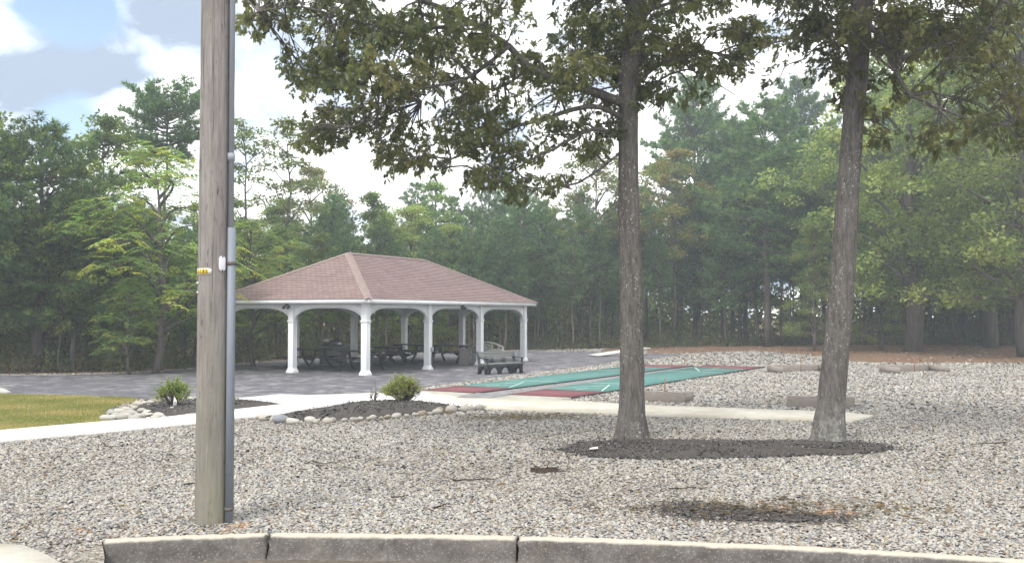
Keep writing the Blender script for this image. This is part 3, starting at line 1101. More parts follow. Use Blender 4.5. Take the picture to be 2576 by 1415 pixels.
picnic_table("dark picnic table standing nearest the left front columns", 3.1, 5.05, PR + rad(85))
picnic_table("dark picnic table just behind the front corner column", 2.3, 1.9, PR + rad(100))
picnic_table("dark picnic table half hidden in the middle of the pavilion", 6.6, 3.7, PR + rad(60))
picnic_table("dark picnic table by the square bin under the pavilion", 9.6, 2.4, PR + rad(95))
picnic_table("dark picnic table farthest back under the pavilion", 10.2, 5.0, PR + rad(90))

# grill island
t = thing("grill_island", "grey grill island with steel hooded grill under the pavilion", "grill", pav(5.3, 5.55), rad(-4))
g = Geo()
box(g, (0, 0, 0.36), (1.0, 0.62, 0.72))
box(g, (0, 0, 0.02), (1.08, 0.7, 0.04))
g.build("cabinet", M["cabinet"], t)
for s in (-1, 1):
    g = Geo()
    box(g, (s * 0.2, -0.322, 0.36), (0.36, 0.02, 0.58))
    d_ = g.build("door", M["bin"], t, bevel=0.004)
    g = Geo()
    tube(g, [(s * 0.05, -0.355, 0.12), (s * 0.05, -0.355, 0.6)], 0.013, 8)
    g.build("handle", M["steel"], d_)
g = Geo()
box(g, (0, 0, 0.765), (1.28, 0.74, 0.06))
g.build("countertop", M["slat"], t, bevel=0.006)
g = Geo()
th = np.linspace(0, math.pi, 10)
P = [(-0.37, 0.26 * math.cos(a), 0.83 + 0.27 * math.sin(a)) for a in th]
prism(g, P[::-1], (0.74, 0, 0))
g.build("grill_hood", M["steel"], t)
g = Geo()
box(g, (0, 0, 0.812), (0.8, 0.6, 0.036))
g.build("firebox", M["darkmetal"], t)
g = Geo()
tube(g, [(-0.26, -0.3, 0.9), (0.26, -0.3, 0.9)], 0.014, 8)
for s in (-0.26, 0.26):
    tube(g, [(s, -0.3, 0.9), (s, -0.23, 0.92)], 0.01, 6)
g.build("handle", M["darkmetal"], t)

# square bin
t = thing("litter_bin", "square brown grey litter bin between pavilion columns", "bin", pav(8.1, 0.75), PR + rad(28))
g = Geo()
box(g, (0, 0, 0.3), (0.46, 0.46, 0.6))
for s in (-1, 1):
    for q in (-1, 1):
        box(g, (s * 0.215, q * 0.215, 0.3), (0.05, 0.05, 0.606))
g.build("body", M["bin"], t, bevel=0.006)
g = Geo()
box(g, (0, 0, 0.63), (0.52, 0.52, 0.06))
box(g, (0, 0, 0.675), (0.40, 0.40, 0.03), taper=0.7)
g.build("lid", M["cabinet"], t, bevel=0.008)

# pale bench with arched crest
t = thing("garden_bench", "pale weathered bench with arched pierced back behind a column", "bench", pav(8.55, -0.05), rad(-3))
W2 = 0.72
g = Geo()
for k in range(2):
    box(g, (0, -0.08 - k * 0.17, 0.42), (2 * W2, 0.15, 0.035))
g.build("seat", M["palebench"], t)
g = Geo()
xs = np.linspace(-W2, W2, 25)
zt = 0.70 + 0.24 * np.cos(np.clip(xs / W2, -1, 1) * math.pi / 2)
zb = np.full(25, 0.60)
holes = [(-0.30, 0.72, 0.10, 0.035), (0.0, 0.76, 0.11, 0.06), (0.30, 0.72, 0.10, 0.035)]
# crest: rim and cross piece leave open pierced work
rim = np.stack([xs, np.full(25, 0.0), zt], -1)
tube(g, rim, 0.035, 8)
box(g, (0, 0, 0.62), (2 * W2, 0.05, 0.07))
for xx in (-0.45, -0.15, 0.15, 0.45):
    z2 = 0.70 + 0.24 * math.cos(xx / W2 * math.pi / 2)
    tube(g, spline([(xx * 0.9, 0, 0.62), (xx + 0.07, 0, (0.62 + z2) / 2), (xx, 0, z2)], 8), 0.035, 6)
tube(g, [(0.14 * math.cos(a), 0, 0.77 + 0.07 * math.sin(a)) for a in np.linspace(0, 2 * math.pi, 16)], 0.028, 6)
g.build("crest", M["palebench"], t)
g = Geo()
box(g, (0, 0, 0.545), (2 * W2 - 0.1, 0.035, 0.08))
box(g, (0, 0, 0.475), (2 * W2 - 0.1, 0.035, 0.05))
g.build("backrest", M["palebench"], t)
for s in (-1, 1):
    for y_ in (0.0, -0.32):
        g = Geo()
        box(g, (s * (W2 - 0.05), y_, 0.205 if y_ else 0.35), (0.07, 0.07, 0.40 if y_ else 0.7))
        g.build("leg", M["palebench"], t)
g = Geo()
box(g, (0, -0.29, 0.29), (2 * W2 - 0.17, 0.03, 0.22))
g.build("front_panel", M["palebench"], t)

# park bench on the plaza: dark arched skirt, grey slats
bf = gnd(1226, 943)
bd = unit(np.array([0.74, 0.67, 0]))
t = thing("park_bench", "dark plastic park bench with grey back slats on the plaza edge", "bench", bf, math.atan2(bd[1], bd[0]))
BL = 1.72
# local: x along the length, front is -y
g = Geo()
pts = [(0.0, 0.0), (0.10, 0.0)]
for k in range(3):
    c_ = 0.33 + k * 0.53
    for a in np.linspace(math.pi, 0, 12):
        pts.append((c_ + 0.185 * math.cos(a), 0.02 + 0.23 * math.sin(a)))
    if k < 2:
        pts += [(c_ + 0.2, 0.0), (c_ + 0.33, 0.0)]
pts += [(1.62, 0.0), (1.74, 0.0), (1.69, 0.10), (1.68, 0.2), (1.70, 0.3), (1.74, 0.36), (0.02, 0.36), (0.06, 0.28), (0.06, 0.18), (0.04, 0.08)]
prism(g, [(x_, 0.0, z_) for x_, z_ in pts], (0, 0.05, 0))
g.build("front_skirt", M["black"], t)
g = Geo()
for k in range(3):
    box(g, (0.87, 0.06 + k * 0.15, 0.378), (1.76, 0.14, 0.035))
g.build("seat", M["slat"], t, bevel=0.005)
for x_ in (0.03, 1.71):
    g = Geo()
    prism(g, [(x_ - 0.035, y_, z_) for y_, z_ in [(0.06, 0.0), (0.13, 0.0), (0.16, 0.14), (0.24, 0.22), (0.34, 0.14), (0.42, 0.0), (0.54, 0.0), (0.50, 0.2), (0.50, 0.36), (0.60, 0.80), (0.54, 0.81), (0.43, 0.358), (0.06, 0.358)]], (0.07, 0, 0))
    g.build("end_leg", M["black"], t)
g = Geo()
Mx = Matrix.Rotation(rad(-13), 3, "X")
for k, (a_, b_) in enumerate(((0.5, 0.66), (1.72, 1.72), (1.72, 1.72))):
    z_ = 0.545 + k * 0.105
    y_ = 0.455 + (z_ - 0.37) * 0.23
    box(g, (0.87, y_, z_), (1.72 if k else 1.0, 0.035, 0.09), Mx)
g.build("backrest", M["slat"], t, bevel=0.004)
for x_ in (0.62, 1.17):
    g = Geo()
    box(g, (x_, 0.475, 0.47), (0.13, 0.05, 0.2), Mx)
    g.build("back_support", M["black"], t)
for x_ in (0.05, 1.69):
    g = Geo()
    box(g, (x_, 0.27, 0.575), (0.085, 0.56, 0.035), Matrix.Rotation(rad(3), 3, "X"))
    box(g, (x_, 0.05, 0.475), (0.05, 0.06, 0.18))
    g.build("armrest", M["black"], t, bevel=0.004)

# low pale ramp on the far plaza
a_, b_ = gnd(1508, 897), gnd(1637, 893)
d = b_ - a_
Lr = np.linalg.norm(d)
t = thing("wooden_ramp", "low pale wooden ramp lying on the far plaza behind the oak", "ramp", a_ + np.array([0, 0, 0.012]), math.atan2(d[1], d[0]))
g = Geo()
prism(g, [(0, 0, 0.02), (Lr, 0, 0.33), (Lr, 0, 0.39), (0, 0, 0.08)], (0, 0.9, 0))
g.build("deck", M["ramp"], t)
for x_ in (Lr * 0.42, Lr * 0.9):
    g = Geo()
    box(g, (x_, 0.08, 0.16 * x_ / Lr * 0.9 + 0.0), (0.32, 0.05, 0.3 * x_ / Lr))
    g.build("leg", M["ramp"], t)
g = Geo()
box(g, (Lr * 0.55, 0.05, 0.025), (Lr * 0.8, 0.06, 0.04))
g.build("base_rail", M["timber"], t)

# ------------------------------------------------------------------ courts


def court(Q, label, z=0.05):
    Q = np.asarray(Q)  # near left, near right, far right, far left
    c = Q.mean(0)
    t = thing("shuffleboard_court", label, "court", (*c[:2], 0.0), 0, "shuffleboard courts")

    def P(s, f, zz):
        a = Q[0] + (Q[3] - Q[0]) * f
        b = Q[1] + (Q[2] - Q[1]) * f
        p = a + (b - a) * s - np.array([c[0], c[1], 0])
        return np.array([p[0], p[1], zz])

    def quad(s0, s1, f0, f1, zz):
        return [P(s0, f0, zz), P(s1, f0, zz), P(s1, f1, zz), P(s0, f1, zz)]

    g = Geo()
    prism(g, quad(-0.02, 1.02, -0.004, 1.004, 0.0), (0, 0, z - 0.004))
    g.build("base", M["edge"], t)
    for nm, mt, f0, f1 in (("end_zone", "red_court", 0, 0.118), ("playing_surface", "green_court", 0.118, 0.882), ("end_zone", "red_court", 0.882, 1)):
        g = Geo()
        prism(g, quad(0, 1, f0, f1, z - 0.004), (0, 0, 0.006))
        g.build(nm, M[mt], t)
    for e in (0, 1):
        F_ = (lambda f: f) if e == 0 else (lambda f: 1 - f)
        g = Geo()
        zz = z + 0.005

        def line(s0, f0, s1, f1, w=0.025):
            A, B = P(s0, F_(f0), zz), P(s1, F_(f1), zz)
            dd = unit(B - A)
            s = np.array([-dd[1], dd[0], 0]) * w
            V = [A - s, B - s, B + s, A + s]
            nrm = np.cross(V[1] - V[0], V[2] - V[0])
            g.add(V, np.array([[0, 1, 2, 3]]))

        line(0.02, 0.29, 0.98, 0.29, 0.035)
        line(0.08, 0.125, 0.5, 0.26, 0.02)
        line(0.92, 0.125, 0.5, 0.26, 0.02)
        line(0.22, 0.17, 0.78, 0.17, 0.02)
        line(0.36, 0.213, 0.64, 0.213, 0.02)
        line(0.5, 0.122, 0.5, 0.168, 0.02)
        g.build("score_lines", M["line"], t)
    return t


court(C1, "green and red shuffleboard court lying nearer the pavilion")
court(C2, "green and red shuffleboard court passing behind the left oak trunk")

# ------------------------------------------------------------------ horseshoe pits


def pit(label, p, q, depth, near_board, h=0.255, stake=0.3):
    p, q = np.asarray(p), np.asarray(q)
    d = unit(q - p)
    L = np.linalg.norm(q - p)
    t = thing("horseshoe_pit", label, "horseshoe pit", p, math.atan2(d[1], d[0]), "wooden horseshoe pits in the gravel")
    tk = 0.065
    g = Geo()
    y_ = tk / 2 if near_board else depth - tk / 2
    box(g, (L / 2, y_, h / 2), (L, tk, h))
    g.build("end_board", M["timber"], t, bevel=0.003)
    ya, yb = (tk + 0.002, depth) if near_board else (0, depth - tk - 0.002)
    for x_ in (tk / 2, L - tk / 2):
        g = Geo()
        hi, lo = h - 0.003, h * 0.88
        za, zb = (hi, lo) if near_board else (lo, hi)
        V = [(x_ - tk / 2, ya, 0), (x_ - tk / 2, yb, 0), (x_ - tk / 2, yb, zb), (x_ - tk / 2, ya, za)]
        prism(g, V, (tk, 0, 0))
        g.build("side_board", M["timber"], t)
    g = Geo()
    tube(g, [(L / 2, depth * 0.5, -0.02), (L / 2 + 0.01, depth * 0.5 - 0.03, h + stake)], 0.016, 8)
    g.build("stake", M["stake"], t)
    return t


pit("low wooden horseshoe pit partly behind the left oak trunk", gnd(1600, 1008.4), gnd(1721.5, 1013.3), 0.8, True)
pit("low wooden horseshoe pit partly behind the right oak trunk", gnd(1980, 1022.5), gnd(2151, 1027), 0.8, True)
pit("far wooden horseshoe pit showing left of the right oak trunk", gnd(1966, 939), gnd(2100, 936.5), 1.0, False, 0.26)
pit("far wooden horseshoe pit standing clear right of the right oak", gnd(2262, 940), gnd(2390, 936), 1.0, False, 0.26)

# ------------------------------------------------------------------ utility pole
pb = gnd(534, 1322)
RB = 0.163
PX = (537 - CXP) / FPX * (float(pb[1]) + RB)
t = thing("utility_pole", "weathered grey wooden utility pole with a pale conduit and yellow number tag", "utility pole", (PX, float(pb[1]) + RB, 0))
YP = float(pb[1]) + RB
zs = np.linspace(-0.3, 10, 60)
K = 40
g = Geo()
ang = np.arange(K) * 2 * math.pi / K
rr = RB * (1 - 0.012 * np.clip(zs, 0, 20))
wav = 1 + 0.008 * np.sin(ang * 3 + 1) + 0.006 * np.sin(ang * 7)
lean = 0.010 * zs
V = np.stack([(rr[:, None] * wav[None] * np.cos(ang)[None]) + 0.0 * zs[:, None], rr[:, None] * wav[None] * np.sin(ang)[None], np.broadcast_to(zs[:, None], (60, K))], -1)
i = np.arange(59)[:, None] * K
j = np.arange(K)[None]
q = np.stack([i + j, i + (j + 1) % K, i + K + (j + 1) % K, i + K + j], -1).reshape(-1, 4)
g.add(V.reshape(-1, 3), [q, (np.arange(K) + 59 * K)[None]])
g.build("pole", M["pole"], t, smooth=True)


def polex(px_, py_, Y=None):
    p = far(px_, py_, (Y or YP))
    return p - np.array([PX, YP, 0])


# conduit beside the pole: slim pipe above, channel guard below
rc = 0.028
zg = float(polex(595, 574)[2])
cxp = RB + 0.012
g = Geo()
tube(g, [(cxp + 0.012, -0.055, zg - 0.05), (cxp - 0.005, -0.055, 10)], [rc, rc], 14)
cd = g.build("conduit", M["conduit"], t, smooth=True)
g = Geo()
zc_ = float(polex(590, 395)[2])
tube(g, [(cxp + 0.008, -0.055, zc_ - 0.05), (cxp + 0.008, -0.055, zc_ + 0.03)], 0.037, 14)
g.build("coupling", M["conduit"], cd)
g = Geo()
hwid = 0.034
prism(g, [(cxp + 0.018 + x_, -0.055 + y_, 0.03) for x_, y_ in [(-hwid, 0.05), (-hwid, -0.02), (-hwid * 0.6, -0.042), (hwid * 0.6, -0.042), (hwid, -0.02), (hwid, 0.05)]], (0, 0, zg - 0.03))
gd = g.build("cable_guard", M["guard"], t)
for py_ in (663, 1276):
    z_ = float(polex(590, py_)[2])
    g = Geo()
    prism(g, [(cxp + 0.018 + x_ * 1.12, -0.055 + y_ * 1.12, z_ - 0.018) for x_, y_ in [(-hwid, 0.05), (-hwid, -0.02), (-hwid * 0.6, -0.042), (hwid * 0.6, -0.042), (hwid, -0.02), (hwid, 0.05)]], (0, 0, 0.036))
    g.build("strap", M["strap"], gd)


def on_pole(a, z, r):
    return np.array([r * math.sin(a), -r * math.cos(a), z])


def pole_r(z):
    return RB * (1 - 0.012 * z)


def wrap_plate(z0, z1, a0_, a1_, lift, name, mat, parent, n=10, round_end=False, th=0.004):
    g = Geo()
    A = np.linspace(a0_, a1_, n)
    r_ = pole_r((z0 + z1) / 2) * 1.014 + lift
    zm = (z0 + z1) / 2
    ring = []
    for k, a in enumerate(A):
        s = 1.0
        if round_end and k >= n - 2:
            s = 0.72 if k == n - 1 else 0.95
        ring.append((on_pole(a, zm - (z1 - z0) / 2 * s, r_), on_pole(a, zm + (z1 - z0) / 2 * s, r_), on_pole(a, zm - (z1 - z0) / 2 * s, r_ - th), on_pole(a, zm + (z1 - z0) / 2 * s, r_ - th)))
    V = np.array(ring).reshape(-1, 3)
    i = np.arange(n - 1) * 4
    g.add(V, [np.stack([i, i + 4, i + 5, i + 1], -1), np.stack([i + 1, i + 5, i + 7, i + 3], -1), np.stack([i + 2, i + 6, i + 4, i], -1), np.array([[0, 1, 3, 2], [4 * n - 4, 4 * n - 2, 4 * n - 1, 4 * n - 3]])])
    return g.build(name, mat, parent)


zt0, zt1 = float(polex(515, 692)[2]), float(polex(515, 676)[2])
tag = wrap_plate(zt0, zt1, rad(-64), rad(9), 0.003, "number_tag", M["alu"], t, 14, True)
hT = (zt1 - zt0)


def glyph_mesh(txt, size):
    c = bpy.data.curves.new("digit", "FONT")
    c.body = txt
    c.size = size
    c.align_x = "CENTER"
    c.align_y = "CENTER"
    c.extrude = 0.0
    c.offset = size * 0.022
    o = bpy.data.objects.new("digit", c)
    COL.objects.link(o)
    dg = bpy.context.evaluated_depsgraph_get()
    me = bpy.data.meshes.new_from_object(o.evaluated_get(dg))
    V = np.array([v.co[:] for v in me.vertices]).reshape(-1, 3)
    F = [np.array([list(p.vertices)]) for p in me.polygons]
    bpy.data.objects.remove(o)
    bpy.data.curves.remove(c)
    bpy.data.meshes.remove(me)
    return V, F


zm = (zt0 + zt1) / 2
for ch, a_c in zip("5185", (-46, -31, -19, -8)):
    wrap_plate(zm - hT * 0.38, zm + hT * 0.38, rad(a_c - 5.6), rad(a_c + 5.6), 0.009, "digit_tile", M["yellow"], tag, 4, th=0.002)
    V, F = glyph_mesh(ch, hT * 0.78)
    if len(V):
        r_ = pole_r(zm) * 1.014 + 0.0105
        W_ = np.array([on_pole(rad(a_c) + x_ / r_, zm + y_, r_) for x_, y_, _ in V])
        Geo().add(W_, F).build("digit", M["ink"], tag)
# oval reflector
ro = polex(554, 662, YP - RB)
a_ = math.asin(max(-1, min(1, ro[0] / pole_r(ro[2]))))
g = Geo()
hO, wO = 0.078, 0.036
out = []
for q in np.linspace(0, math.pi, 9):
    out.append((wO * math.cos(q), hO - wO + wO * math.sin(q)))
for q in np.linspace(math.pi, 2 * math.pi, 9):
    out.append((wO * math.cos(q), -(hO - wO) + wO * math.sin(q)))
nrm = np.array([math.sin(a_), -math.cos(a_), 0])
tan = np.array([math.cos(a_), math.sin(a_), 0])
base = on_pole(a_, ro[2], pole_r(ro[2]) * 1.012)
prism(g, [base + tan * x_ + np.array([0, 0, z_]) for x_, z_ in out], nrm * 0.014)
rf = g.build("reflector", M["reflector"], t, bevel=0.004)
for s in (-1, 1):
    g = Geo()
    c_ = base + nrm * 0.014 + np.array([0, 0, s * (hO - 0.008)])
    tube(g, [c_ - nrm * 0.004, c_ + nrm * 0.005], 0.008, 8)
    g.build("nail", M["darkmetal"], rf)
for py_, r2 in ((712, 0.014), (735, 0.011)):
    z_ = float(polex(505, py_)[2])
    g = Geo()
    c_ = on_pole(rad(-56), z_, pole_r(z_))
    n2 = on_pole(rad(-56), 0, 1)
    tube(g, [c_ - n2 * 0.004, c_ + n2 * 0.012], [r2, r2 * 0.8], 10)
    g.build("nail_head", M["alu"], t)

# ------------------------------------------------------------------ stones, sticks, flag


def stone_geo(seed):
    r = np.random.default_rng(seed)
    nu, nv = 10, 7
    V = [(0, 0, 1.0)]
    for i in range(1, nv):
        ph = math.pi * i / nv
        for j in range(nu):
            a = 2 * math.pi * j / nu
            V.append((math.sin(ph) * math.cos(a), math.sin(ph) * math.sin(a), math.cos(ph)))
    V.append((0, 0, -1.0))
    V = np.array(V)
    q = r.normal(0, 1, (4, 3))
    k = 1 + 0.09 * sum(np.sin(V @ w * 1.6 + w[0] * 3) for w in q)
    V = V * k[:, None]
    F = []
    for j in range(nu):
        F.append((0, 1 + j, 1 + (j + 1) % nu))
    Q = []
    for i in range(nv - 2):
        for j in range(nu):
            a = 1 + i * nu
            Q.append((a + j, a + nu + j, a + nu + (j + 1) % nu, a + (j + 1) % nu))
    e = 1 + (nv - 1) * nu
    F += [(e, e - nu + (j + 1) % nu, e - nu + j) for j in range(nu)]
    return V, [np.array(F), np.array(Q)]


STN = {}
scol = [(0.62, 0.58, 0.5), (0.55, 0.52, 0.47), (0.5, 0.43, 0.32), (0.66, 0.64, 0.58), (0.36, 0.37, 0.4)]


def stone(loc, size, rz, ci, label, group):
    key = (int(RNG.integers(0, 5)), ci)
    if key not in STN:
        V, F = stone_geo(key[0])
        g = Geo().add(V, F, (*[q * 0.62 for q in scol[ci]], 1))
        o = g.build("river_stone", M["stone"], smooth=True)
        STN[key] = o.data
    else:
        o = bpy.data.objects.new("river_stone", STN[key])
        COL.objects.link(o)
    o.location = loc
    o.scale = size
    o.rotation_euler = (RNG.normal(0, 0.12), RNG.normal(0, 0.12), rz)
    return props(o, label, "stone", group)


edge_px = [(640, 1053), (662, 1056), (690, 1061), (730, 1065), (800, 1065), (900, 1060), (1000, 1052), (1060, 1046), (1110, 1041), (1160, 1035), (1212, 1030)]
el = spline([gnd(*p) for p in edge_px], 400)
s = 0.0
dl = np.linalg.norm(np.diff(el, axis=0), axis=1)
cum = np.concatenate([[0], np.cumsum(dl)])
while s < cum[-1]:
    L = RNG.choice([0.08, 0.11, 0.14, 0.19, 0.24]) * RNG.uniform(0.85, 1.1)
    k = min(np.searchsorted(cum, s + L / 2), 399)
    p = el[k] + RNG.normal(0, 0.04, 3) * [1, 1, 0]
    d = el[min(k + 2, 399)] - el[max(k - 2, 0)]
    stone((p[0], p[1], 0.05), (L * 0.55, L * RNG.uniform(0.3, 0.5), L * RNG.uniform(0.26, 0.42)), math.atan2(d[1], d[0]) + RNG.normal(0, 0.45), int(RNG.choice(5, p=[0.3, 0.24, 0.16, 0.25, 0.05])), "rounded pale river stone in the row edging the right mulch bed", "stones edging the right mulch bed")
    s += L * 0.98
p = gnd(708, 1063)
stone((p[0], p[1] - 0.05, 0.06), (0.17, 0.11, 0.09), 0.3, 4, "largest blue grey stone near the left end of the edging row", None)
cl_px = [(300, 1040), (318, 1036), (340, 1032), (350, 1040), (362, 1047), (376, 1050), (330, 1046), (310, 1048), (345, 1050), (322, 1053), (295, 1050), (360, 1053), (288, 1044), (305, 1056), (335, 1056), (270, 1058), (352, 1022), (364, 1019), (378, 1016), (394, 1013.5), (410, 1011.5), (426, 1010), (442, 1008.5), (458, 1007.5), (474, 1007), (490, 1006.5), (342, 1026), (330, 1029), (383, 1055), (400, 1053), (372, 1044), (283, 1054), (318, 1043)]
for px_, py_ in cl_px:
    p = gnd(px_ + RNG.normal(0, 3), py_ + RNG.normal(0, 0.8))
    L = RNG.uniform(0.14, 0.25)
    stone((p[0], p[1], 0.05), (L * 0.55, L * RNG.uniform(0.34, 0.45), L * RNG.uniform(0.24, 0.34)), RNG.uniform(-0.5, 0.5), int(RNG.choice(4, p=[0.35, 0.25, 0.1, 0.3])), "pale river stone in the loose heap at the lawn end of the left bed", "stones heaped at the left mulch bed")
for px_, py_ in ((2, 990), (12, 991)):
    p = gnd(px_, py_)
    stone((p[0], p[1], 0.05), (0.16, 0.11, 0.09), 0.2, 3, "pale stone at the far corner of the lawn beside the plaza", "stones at the far lawn corner")


def stick(pxs, r0, label, name="stick", lift=0.03, flat=False):
    P = [gnd(*p) for p in pxs]
    P = spline(np.array(P), 10) if len(P) > 2 else np.linspace(P[0], P[1], 6)
    P = P + np.stack([RNG.normal(0, 0.008, len(P)), RNG.normal(0, 0.008, len(P)), RNG.uniform(0, 0.012, len(P))], -1)
    P[:, 2] += lift
    g = Geo()
    tube(g, P, np.linspace(r0, r0 * 0.35, len(P)), 6)
    if len(P) > 5:
        a = P[5]
        tube(g, [a, a + (P[6] - P[5]) * 1.3 + [0.02, 0.07, 0.01]], [r0 * 0.5, r0 * 0.2], 5)
    return props(g.build(name, M["stick"]), label, "stick")


stick([(790, 1165), (820, 1171), (856, 1167)], 0.009, "thin forked twig on gravel right of the pole")
stick([(1140, 1214), (1190, 1212), (1255, 1210)], 0.012, "long thin stick on gravel in the middle foreground")
stick([(1090, 1284), (1105, 1281), (1118, 1277)], 0.014, "short brown stick on gravel above the kerb")
stick([(985, 1258), (1010, 1255), (1030, 1253)], 0.010, "small brown twig on gravel right of the pole base")
stick([(255, 1117), (290, 1128), (330, 1124)], 0.009, "curved twig on gravel below the left walk")
stick([(460, 1224), (490, 1221), (530, 1217)], 0.011, "brown twig lying just left of the pole foot")
stick([(1680, 1236), (1740, 1233), (1790, 1233)], 0.009, "thin pale twig on gravel right of the middle")
stick([(2530, 1118), (2480, 1120), (2440, 1122)], 0.012, "dark twig on the gravel at the right")
stick([(2090, 1060), (2130, 1100), (2165, 1112)], 0.010, "pale dead twig leaning at the foot of the right oak", lift=0.05)
p = gnd(1365, 1189)
g = Geo()
P = spline([gnd(1334, 1189), gnd(1362, 1190), gnd(1395, 1188), gnd(1425, 1187)], 12)
V = []
for k, q in enumerate(P):
    w = 0.05 * math.sin(math.pi * min(1, (k + 0.6) / 9)) if k < 9 else 0.006
    V += [q + [0, w, 0.025], q + [0, 0, 0.06 * (k < 9) + 0.015], q + [0, -w, 0.02]]
V = np.array(V)
i = np.arange(11) * 3
g.add(V, [np.stack([i, i + 3, i + 4, i + 1], -1), np.stack([i + 1, i + 4, i + 5, i + 2], -1)])
tube(g, [P[5] + [0, 0, 0.05], P[5] + [0.01, 0.02, 0.12]], [0.015, 0.004], 5)
props(g.build("bark_piece", M["stick"]), "black curled strip of bark lying on open gravel", "bark")
p = gnd(1493, 1138)
g = Geo()
V = np.array([(-0.07, -0.03, 0.06), (0.06, -0.04, 0.07), (0.07, 0.05, 0.09), (-0.05, 0.05, 0.065), (0, 0.0, 0.085)]) + np.array([p[0], p[1], 0])
g.add(V, np.array([[0, 1, 4], [1, 2, 4], [2, 3, 4], [3, 0, 4]]))
props(g.build("paper_scrap", M["paper"]), "small white paper scrap on the mulch by the left oak", "litter")

p = gnd(434, 1037)
t = thing("marker_flag", "small white marker flag with a green mark in the left bed", "flag", (p[0], p[1], 0.06))
g = Geo()
tube(g, [(0, 0, -0.05), (0.035, 0, 0.28)], 0.005, 6)
g.build("wire", M["alu"], t)
g = Geo()
V = [(0.012, 0, 0.10), (0.035, 0, 0.28), (0.10, -0.03, 0.20), (0.095, -0.035, 0.09)]
prism(g, V, (0, 0.003, 0))
fl_ = g.build("flag_sheet", M["paper"], t)
g = Geo()
prism(g, [(0.058 + 0.016 * math.cos(a), -0.024 + 0.0, 0.165 + 0.02 * math.sin(a)) for a in np.linspace(0, 2 * math.pi, 9)[:-1]], (0, 0.002, 0))
g.build("printed_mark", M["green_court"], fl_)
props(stone((p[0] + 0.03, p[1] - 0.12, 0.11), (0.05, 0.04, 0.03), 0, 3, "small white stone lying beside the marker flag", None))

# ------------------------------------------------------------------ foliage tools
def rnd_unit(r, n):
    return unit(r.normal(0, 1, (n, 3)))


def add_leaves(g, C, D, N, L, W, col):
    """one pointed leaf per row: base C, direction D, surface normal N"""
    n = len(C)
    S = unit(np.cross(D, N))
    L = L[:, None]
    W = W[:, None]
    nn = unit(np.cross(S, D))
    V = np.stack([C, C + D * L * 0.45 + S * W * 0.5 + nn * W * 0.12, C + D * L, C + D * L * 0.45 - S * W * 0.5 + nn * W * 0.12], 1)
    F = np.arange(4 * n).reshape(-1, 4)
    c = np.ones((n, 4, 4))
    c[..., :3] = col[:, None, :]
    g.add(V.reshape(-1, 3), F, c.reshape(-1, 4))


def add_needles(g, r, C, D, L, k, w, col, spread=0.75):
    n = len(C)
    C = np.repeat(C, k, 0)
    Lr_ = np.repeat(L, k) * r.uniform(0.7, 1.1, n * k)
    d = unit(np.repeat(D, k, 0) * 0.9 + rnd_unit(r, n * k) * spread)
    s = unit(np.cross(d, rnd_unit(r, n * k))) * w
    V = np.stack([C - s, C + s, C + d * Lr_[:, None]], 1)
    c = np.ones((n * k, 3, 4))
    c[..., :3] = np.repeat(col, k, 0)[:, None, :]
    g.add(V.reshape(-1, 3), np.arange(3 * n * k).reshape(-1, 3), c.reshape(-1, 4))


LOBE = np.array([(0, 0), (.025, .14), (.24, .10), (.07, .29), (.38, .40), (.09, .47), (.34, .70), (.09, .71), (.17, .88), (0, 1.0)])
LOBE = np.concatenate([LOBE, LOBE[1:-1][::-1] * [-1, 1]])


def add_lobed(g, C, D, N, L, col):
    n = len(C)
    S = unit(np.cross(D, N))
    k = len(LOBE)
    N2 = unit(np.cross(S, D))
    dr = -0.18 * LOBE[:, 1] ** 2
    V = C[:, None, :] + (S[:, None, :] * LOBE[None, :, 0, None] + D[:, None, :] * LOBE[None, :, 1, None] + N2[:, None, :] * dr[None, :, None]) * L[:, None, None]
    c = np.ones((n, k, 4))
    c[..., :3] = col[:, None, :]
    g.add(V.reshape(-1, 3), np.arange(n * k).reshape(-1, k), c.reshape(-1, 4))


def pal(r, n, cols, w=None, var=0.2):
    cols = np.asarray(cols)
    return cols[r.choice(len(cols), n, p=w)] * r.uniform(1 - var, 1 + var, (n, 1))


PINE_C = [(0.045, 0.085, 0.045), (0.06, 0.105, 0.05), (0.035, 0.068, 0.042), (0.085, 0.125, 0.05)]
DEC_C = [(0.07, 0.105, 0.035), (0.09, 0.13, 0.04), (0.05, 0.08, 0.032), (0.13, 0.165, 0.05)]
LOC_C = [(0.08, 0.125, 0.045), (0.105, 0.15, 0.05), (0.065, 0.10, 0.04), (0.17, 0.175, 0.05)]
FEA_C = [(0.13, 0.165, 0.06), (0.16, 0.19, 0.065), (0.10, 0.13, 0.055), (0.15, 0.14, 0.06)]
YEL_C = [(0.095, 0.11, 0.035), (0.125, 0.12, 0.035), (0.115, 0.09, 0.035), (0.07, 0.092, 0.035)]
OAK_C = [(0.065, 0.078, 0.03), (0.085, 0.092, 0.035), (0.05, 0.06, 0.028), (0.11, 0.092, 0.038), (0.13, 0.125, 0.045)]


def finish(name, label, cat, T, Cg, leaf):
    root = thing(name, label, cat)
    T.build("trunk", M["forest_bark"], root, smooth=True)
    Cg.build("crown", leaf, root)
    return root


